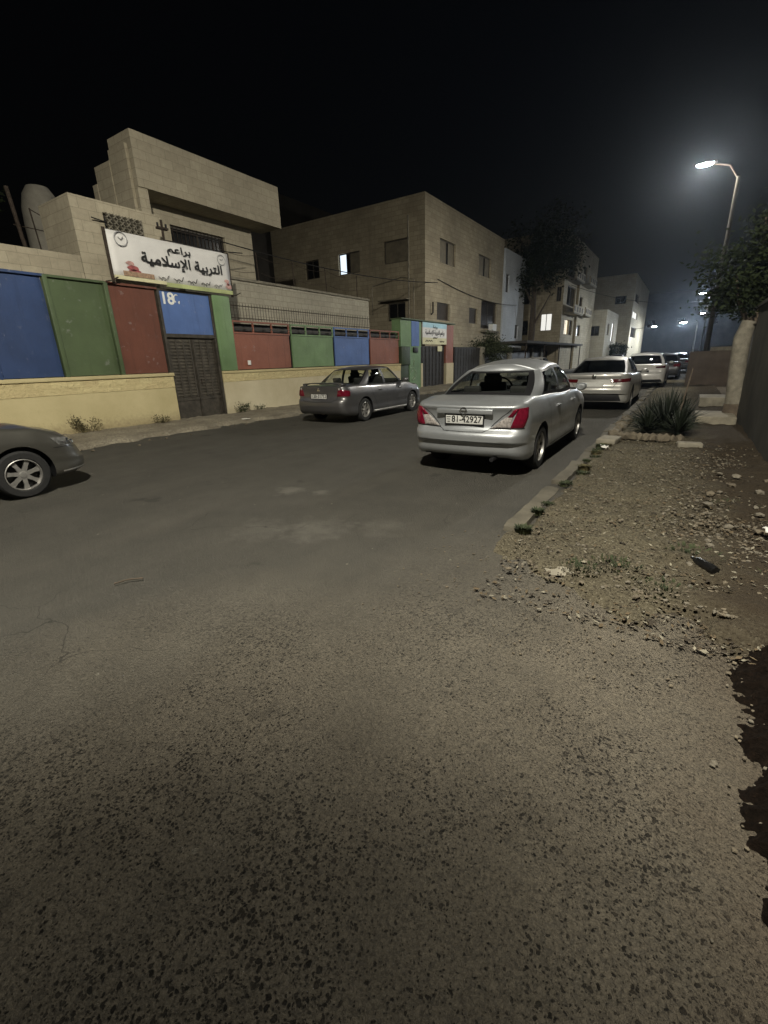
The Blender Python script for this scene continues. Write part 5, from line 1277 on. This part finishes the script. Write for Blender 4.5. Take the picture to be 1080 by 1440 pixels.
# right-hand side structures
def right_side():
    mb = MB(); n = 40
    ys = lin(-6, 13.2, 60); zs = lin(-.1, 2.3, 10)
    V = [(1.05 + .018 * fbm(y, z, 1.3, 14), y, z) for z in zs for y in ys]; w = len(ys)
    mb.add(V, [(j * w + i, j * w + i + 1, (j + 1) * w + i + 1, (j + 1) * w + i) for j in range(10) for i in range(w - 1)], M['wall_grey'])
    mb.lohi((1.075, -6, -.1), (1.35, 13.2, 2.29), M['wall_grey']); mb.lohi((1.02, -6, 2.3), (1.38, 13.25, 2.36), M['wall_grey'])
    o = mb.build('right_wall', smooth=40); tag(o, 'dark weathered rendered wall along the right edge of the view', 'wall')
    s = empty('brown_enclosure', (0, 25.2, 0)); tag(s, 'brown panelled wall with a pale coping behind the lamp post', 'wall')
    mb = MB(); mb.lohi((.02, 0, .0), (2.6, .2, 1.5), M['pink']); mb.lohi((.02, .2, 0), (.2, 14, 1.5), M['pink']); mb.build('panel', s)
    mb = MB(); mb.lohi((.75, -.04, 1.5), (2.6, .24, 1.66), M['concrete_pale']); mb.lohi((2.3, -.05, .9), (2.6, -.002, 1.5), M['concrete_pale']); mb.build('coping', s)
    mb = MB(); mb.lohi((.3, 11.4, 0), (1.0, 12.6, .22), M['concrete']); o = mb.build('concrete_step'); bev(o, .02); tag(o, 'low concrete slab step between the spiky plant and the tree trunk', 'step')
    mb = MB(); mb.lohi((.42, 15.2, 0), (1.2, 16.4, .3), M['concrete_pale']); o = mb.build('concrete_step'); bev(o, .02); tag(o, 'higher pale slab step behind the spiky plant towards the lamp post', 'step')
    rnd = random.Random(6)
    b = empty('planter_border', (-.3, 10, 0)); tag(b, 'row of rough stones edging the spiky plant bed', 'planter border')
    mb = MB(); 
    for k in range(11):
        a = k / 10; x = -.62 + 1.0 * a; rock_geo(mb, (x, -1.0 + .05 * rnd.random(), .1), .085 + .03 * rnd.random(), M['stone_mid'], 300 + k, .8)
    for k in range(12): rock_geo(mb, (-.68 + .05 * rnd.random(), -.8 + k * .22, .1), .09 + .04 * rnd.random(), M['stone_pale'] if k % 2 else M['stone_mid'], 340 + k, .8)
    o = mb.build('edging_stones', b, 25); o['kind'] = 'stuff'
    mb = MB(); mb.box((.22, 8.55, .07), (.34, .2, .12), M['concrete_pale'], R(8)); o = mb.build('kerb_block'); bev(o, .02); tag(o, 'loose pale kerb block on the soil in front of the spiky plant', 'concrete block')
    mb = MB(); mb.box((-.95, 8.6, .08), (.3, .5, .1), M['concrete_pale'], R(-6)); o = mb.build('kerb_block'); bev(o, .02); tag(o, 'pale kerb slab beside the crumpled paper near the silver sedan', 'concrete block')
right_side()

# ------------------------------------------------------------------ plants
def spiky():
    p = empty('spiky_plant', (-.18, 10.1, .05)); tag(p, 'dark spiky yucca-like clump with long pointed leaves beside the kerb', 'plant'); rnd = random.Random(2)
    mb = MB()
    for (cx, cy, n, ln) in ((0, 0, 200, .8), (-.3, .5, 130, .65), (.25, .6, 130, .7), (-.28, -.35, 110, .5), (.22, -.4, 110, .55), (0, 1.1, 120, .8)):
        for _ in range(n):
            a = rnd.uniform(0, 6.28); el = R(rnd.uniform(8, 85)); L = ln * rnd.uniform(.6, 1.1); d = Vector((math.cos(a) * math.cos(el), math.sin(a) * math.cos(el), math.sin(el)))
            t = Vector((-math.sin(a), math.cos(a), 0)); wd = .013 * rnd.uniform(.7, 1.3); p0 = Vector((cx, cy, .05)); p1 = p0 + d * L * .5; p2 = p0 + d * L - Vector((0, 0, .12 * L * math.cos(el)))
            up = d.cross(t) * .008
            mb.add([p0 - t * wd * .7, p0 + t * wd * .7, p1 + t * wd, p1 - t * wd, p2, p1 + up], [(0, 1, 5), (1, 2, 5), (3, 0, 5), (2, 4, 5), (4, 3, 5)], M['spiky'])
    mb.build('leaves', p, fix=False)
    mb = MB(); mb.tube([(.18, .3, .2), (.28, .35, 1.15)], .02, M['bark'], 6, r2=.012); mb.build('dead_stalk', p)
spiky()
def crown(mb, c, rad, n, leaf, mat, seed, clumps=26, flat=.8):
    rnd = random.Random(seed); cl = []
    for _ in range(clumps):
        v = Vector((rnd.gauss(0, 1), rnd.gauss(0, 1), rnd.gauss(0, 1))).normalized() * rnd.random() ** .5
        cl.append((Vector(c) + Vector((v.x * rad, v.y * rad, v.z * rad * flat)), rad * rnd.uniform(.18, .38)))
    for _ in range(n):
        cc, r = rnd.choice(cl); v = Vector((rnd.gauss(0, .55), rnd.gauss(0, .55), rnd.gauss(0, .45))) * r; p = cc + v
        a = Vector((rnd.gauss(0, 1), rnd.gauss(0, 1), rnd.gauss(0, .6))).normalized(); b = a.cross(Vector((rnd.gauss(0, 1), rnd.gauss(0, 1), rnd.gauss(0, 1)))).normalized(); l = leaf * rnd.uniform(.6, 1.3); w = l * .45
        mb.add([p - a * l, p + b * w, p + a * l, p - b * w], [(0, 1, 2, 3)], mat)
    return cl
def trees():
    t = empty('street_tree', (1.2, 12.35, 0)); t.location = (.98, 12.35, 0); tag(t, 'leaning tree with a whitewashed trunk in front of the right-hand wall', 'tree')
    mb = MB(); mb.tube([(0, 0, .4), (-.05, 0, .8), (-.09, .02, 1.3), (-.1, .03, 1.75), (-.04, .05, 2.05)], [.17, .16, .15, .155, .13], M['bark_white'], 14); mb.build('trunk', t, 50)
    mb = MB(); mb.tube([(.02, 0, 0), (0, 0, .41)], [.23, .19], M['bark'], 14); mb.build('trunk_base', t, 50)
    mb = MB()
    for pts, r in (([(-.05, .05, 1.95), (.1, .05, 2.2), (.25, .1, 2.6), (.5, .2, 3.4)], .1), ([(.12, .05, 2.1), (.5, 0, 2.5), (1.0, .2, 3.0)], .06), ([(-.05, .05, 1.95), (-.25, .3, 2.45), (-.4, .5, 3.0)], .06), ([(.25, .1, 2.6), (0, .4, 3.4), (-.1, .5, 4.0)], .05)): mb.tube(pts, r, M['bark'], 8, r2=r * .4)
    mb.build('branches', t, 50)
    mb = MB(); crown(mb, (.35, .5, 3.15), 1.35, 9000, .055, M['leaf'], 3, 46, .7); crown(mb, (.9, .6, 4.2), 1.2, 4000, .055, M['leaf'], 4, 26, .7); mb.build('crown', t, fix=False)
    b = empty('dark_tree', (-12.6, 55, 0)); b.location = (-13.2, 46.6, 0); tag(b, 'large dark unlit tree between the whitewashed house and the balcony house', 'tree')
    mb = MB(); mb.tube([(0, 0, 0), (.1, 0, 4), (0, .2, 9)], [.35, .28, .15], M['bark'], 10)
    for a in range(6): mb.tube([(0, .1, 4 + a), (math.cos(a * 1.9) * 1.6, math.sin(a * 1.9) * 1.4, 7 + a)], .12, M['bark'], 6, r2=.04)
    mb.build('trunk', b, 50)
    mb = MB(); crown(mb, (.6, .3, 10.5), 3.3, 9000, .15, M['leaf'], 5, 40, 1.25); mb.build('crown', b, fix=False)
    d = empty('bush', (-12.7, 32.5, 0)); tag(d, 'rounded green bush above the garden wall right of the portal', 'bush')
    mb = MB(); mb.tube([(0, 0, 0), (.1, 0, 1.2)], .08, M['bark'], 6); mb.build('stem', d); mb = MB(); crown(mb, (.5, 0, 2.0), 1.6, 8000, .07, M['weed'], 8, 40, .6); mb.build('foliage', d, fix=False)
    d = empty('bush', (-9.4, 74, 0)); tag(d, 'dark bush in front of the tower house', 'bush')
    mb = MB(); mb.tube([(0, 0, 0), (.1, 0, 1.2)], .1, M['bark'], 6); mb.build('stem', d); mb = MB(); crown(mb, (0, 0, 2.0), 1.9, 3000, .13, M['leaf'], 9, 24, .8); mb.build('foliage', d, fix=False)
    d = empty('cypress', (-18.6, 5.6, 0)); tag(d, 'dark cypress at the left edge beside the dome', 'tree')
    mb = MB(); mb.tube([(0, 0, 0), (0, 0, 9)], [.2, .05], M['bark'], 8); mb.build('trunk', d)
    mb = MB(); crown(mb, (0, 0, 6.2), 1.1, 9000, .09, M['leaf'], 12, 40, 3.0); mb.build('crown', d, fix=False)
    d = empty('roadside_tree', (3.2, 33, 0)); tag(d, 'dark tree mass behind the brown wall on the right', 'tree')
    mb = MB(); mb.tube([(0, 0, 0), (0, 0, 3.5)], [.25, .15], M['bark'], 8); mb.build('trunk', d); mb = MB(); crown(mb, (0, 0, 4.6), 2.6, 5000, .13, M['leaf'], 14, 30, .8); mb.build('crown', d, fix=False)
trees()

# ------------------------------------------------------------------ lamps and cables
def photometry():
    """batwing light distribution of a street luminaire: straight down dimmed to imitate lens falloff, strongest at 55-65 degrees, cut off near the horizontal"""
    t = bpy.data.texts.get('street_luminaire') or bpy.data.texts.new('street_luminaire')
    if not t.as_string().startswith('IESNA'):
        ang = BATWING_ANGLES
        cd = LENS_DIMMED_BATWING
        t.clear(); t.write('IESNA:LM-63-1995\nTILT=NONE\n1 1000 1 %d 1 1 2 0 0 0\n1 1 100\n%s\n0\n%s\n' % (len(ang), ' '.join(map(str, ang)), ' '.join(map(str, cd))))
    return t
def street_lamp(x, y, hx, hz, label, power, pole_top, glow, col=(.88, .95, 1.0), cone=150, tilt=(0, 0), head=.8, group='street lamps along the right side', hy=None):
    r = empty('street_lamp', (x, y, 0)); tag(r, label, 'street lamp', group); hy = y if hy is None else hy
    mb = MB(); mb.tube([(0, 0, 0), (0, 0, pole_top)], [.11, .07], M['pole'], 12); mb.build('pole', r, 50)
    mb = MB(); dx = hx - x; dy = hy - y; mb.tube([(0, 0, pole_top - .1), (dx * .3, dy * .3, hz - .15), (dx * .8, dy * .8, hz + .02), (dx, dy, hz + .06)], .03, M['iron'], 8); mb.build('arm', r, 50)
    hd = MB(); n = 14; V = []
    sec = [(-.5, .05, .05), (-.42, .12, .08), (-.1, .17, .11), (.3, .15, .1), (.5, .05, .05)]
    for u, ww, hh in sec:
        for k in range(n):
            q = math.pi * k / (n - 1); V.append((dx - u * head * (1 if dx < 0 else -1) * -1 * -1, dy + ww * math.cos(q) * head / .8, hz + .06 + hh * math.sin(q) * head / .8))
    hd.add(V, [(i * n + k, i * n + k + 1, (i + 1) * n + k + 1, (i + 1) * n + k) for i in range(len(sec) - 1) for k in range(n - 1)], M['pole']); h = hd.build('lamp_head', r, 50, fix=False)
    lm = MB(); V = []; sec2 = [(-.38, .06, .0), (-.3, .14, .05), (0, .16, .09), (.3, .14, .05), (.38, .06, .0)]
    for u, ww, hh in sec2:
        for k in range(n):
            q = math.pi * k / (n - 1); V.append((dx + u * head, dy + ww * math.cos(q) * head / .8, hz + .055 - hh * math.sin(q) * head / .8))
    lm.add(V, [(i * n + k, i * n + k + 1, (i + 1) * n + k + 1, (i + 1) * n + k) for i in range(4) for k in range(n - 1)], glow); lm.build('lens', h, 50, fix=False)
    l = bpy.data.lights.new('lamp_light', 'POINT'); l.energy = power; l.color = col; l.shadow_soft_size = .16
    l.use_nodes = True; t = l.node_tree; em = t.nodes['Emission']; ie = t.nodes.new('ShaderNodeTexIES'); ie.mode = 'INTERNAL'; ie.ies = photometry(); t.links.new(ie.outputs[0], em.inputs['Strength'])
    o = bpy.data.objects.new('lamp_light', l); link(o, r); o.location = (dx, dy, hz - .12); o.rotation_euler = (R(tilt[0]), R(tilt[1]), 0)
    return r
street_lamp(1.65, -.7, -.5, 8.7, 'street lamp standing behind the right-hand wall just outside the view, lighting the near road', LAMP_NEAR, 8.6, M['lamp_glow'], (1.0, .94, .8), 160, (0, 0))
street_lamp(.6, 25.6, -.62, 8.7, 'nearest visible street lamp, bright on its tall pole at the upper right', LAMP_STREET, 8.1, M['lamp_glow'], (1.0, .96, .86), 165, (0, 0), .8)
for (x, y, hx, hz, lab) in ((.9, 60, .2, 7.05, 'higher of the two small street lamps right of the brightest far lamp'), (1.4, 88, .75, 6.9, 'lower and fainter of the two small street lamps right of the brightest far lamp'),
                            (.4, 95, -1.62, 6.1, 'brightest of the far street lamps, above the parked cars'), (-8.2, 82, -5.0, 5.15, 'far street lamp left of the brightest one, in front of the tower house')):
    street_lamp(x, y, hx, hz, lab, LAMP_FAR * (1.6 if 'brightest of' in lab else .3 if 'left of' in lab else .8), hz + .1, M['lamp_glow_far'], (.85, .93, 1.0), 165, (0, 0), 1.3 if 'brightest of' in lab else .85)
def cables():
    def cable(a, b, sag, r, label):
        a, b = Vector(a), Vector(b); mb = MB(); mb.tube([a + (b - a) * t - Vector((0, 0, sag * 4 * t * (1 - t))) for t in lin(0, 1, 18)], r, M['cable'], 5); o = mb.build('cable'); tag(o, label, 'cable')
    cable((-14.0, 10.5, 5.6), (-13.95, 28, 6.1), .35, .02, 'black cable running from the fascia house to the square stone house')
    cable((-13.95, 28, 6.3), (-13.9, 44, 6.0), .4, .02, 'black cable along the front of the square stone house')
    cable((-12.9, 6.8, 5.1), (-14.05, 12.5, 5.35), .15, .016, 'thin cable looping over the banner top')
    cable((.6, 25.6, 7.4), (.9, 60, 6.9), .8, .02, 'overhead cable running down the street between lamp posts')
    cable((-11, 52, 8.2), (.9, 60, 6.4), .8, .02, 'overhead cable crossing from the balcony house to the far lamp')
    mb = MB(); mb.tube([(0, 0, 0), (0, 0, .55)], .035, M['iron'], 6); mb.box((0, 0, .35), (.12, .3, .05), M['iron']); mb.tube([(0, -.12, .35), (0, -.12, .47)], .03, M['trim'], 6); mb.tube([(0, .12, .35), (0, .12, .47)], .03, M['trim'], 6)
    o = mb.build('insulator_bracket', loc=(-12.4, 8.35, 4.72)); tag(o, 'small iron bracket with cable insulators sticking up above the banner', 'cable bracket')
cables()

# ------------------------------------------------------------------ vehicles
silver_sedan(); grey_sedan(); champagne_sedan(); pale_sedan(); white_hatch()
fc = far_car('parked_car', -1.15, 31.0, 0, (.03, .03, .032), 'black car parked just beyond the white hatchback')
pal = far_car('parked_car', -9.0, 31.5, 0, (.55, .54, .5), 'pale car on the far side of the street, its roof showing beyond the silver sedan')
for src, x, y, lab in ((pal, -5.2, 66, 'distant white car, topmost of the far cars in the middle of the road'), (fc, -2.0, 52, 'distant dark car right of the white one, below the far lamps'), (fc, -6.9, 58, 'distant dark car left of the white one'), (fc, -.7, 42, 'distant dark car close to the brown wall')):
    c = copy_tree(src); c.location = (x, y, 0); c['label'] = lab

# ------------------------------------------------------------------ haze
if HAZE:
    mb = MB(); mb.lohi((-60, -30, -1.2), (60, 172, 18.5), M['concrete']); hz = mb.build('haze'); hz.data.materials.clear()
    m = bpy.data.materials.new('night_haze'); m.use_nodes = True; t = m.node_tree; t.nodes.clear()
    v = t.nodes.new('ShaderNodeVolumePrincipled'); v.inputs['Density'].default_value = HAZE; v.inputs['Color'].default_value = (.72, .84, 1, 1); v.inputs['Anisotropy'].default_value = .86
    o = t.nodes.new('ShaderNodeOutputMaterial'); t.links.new(v.outputs[0], o.inputs['Volume']); hz.data.materials.append(m)
    tag(hz, 'thin night haze hanging over the street', 'haze', kind='stuff')
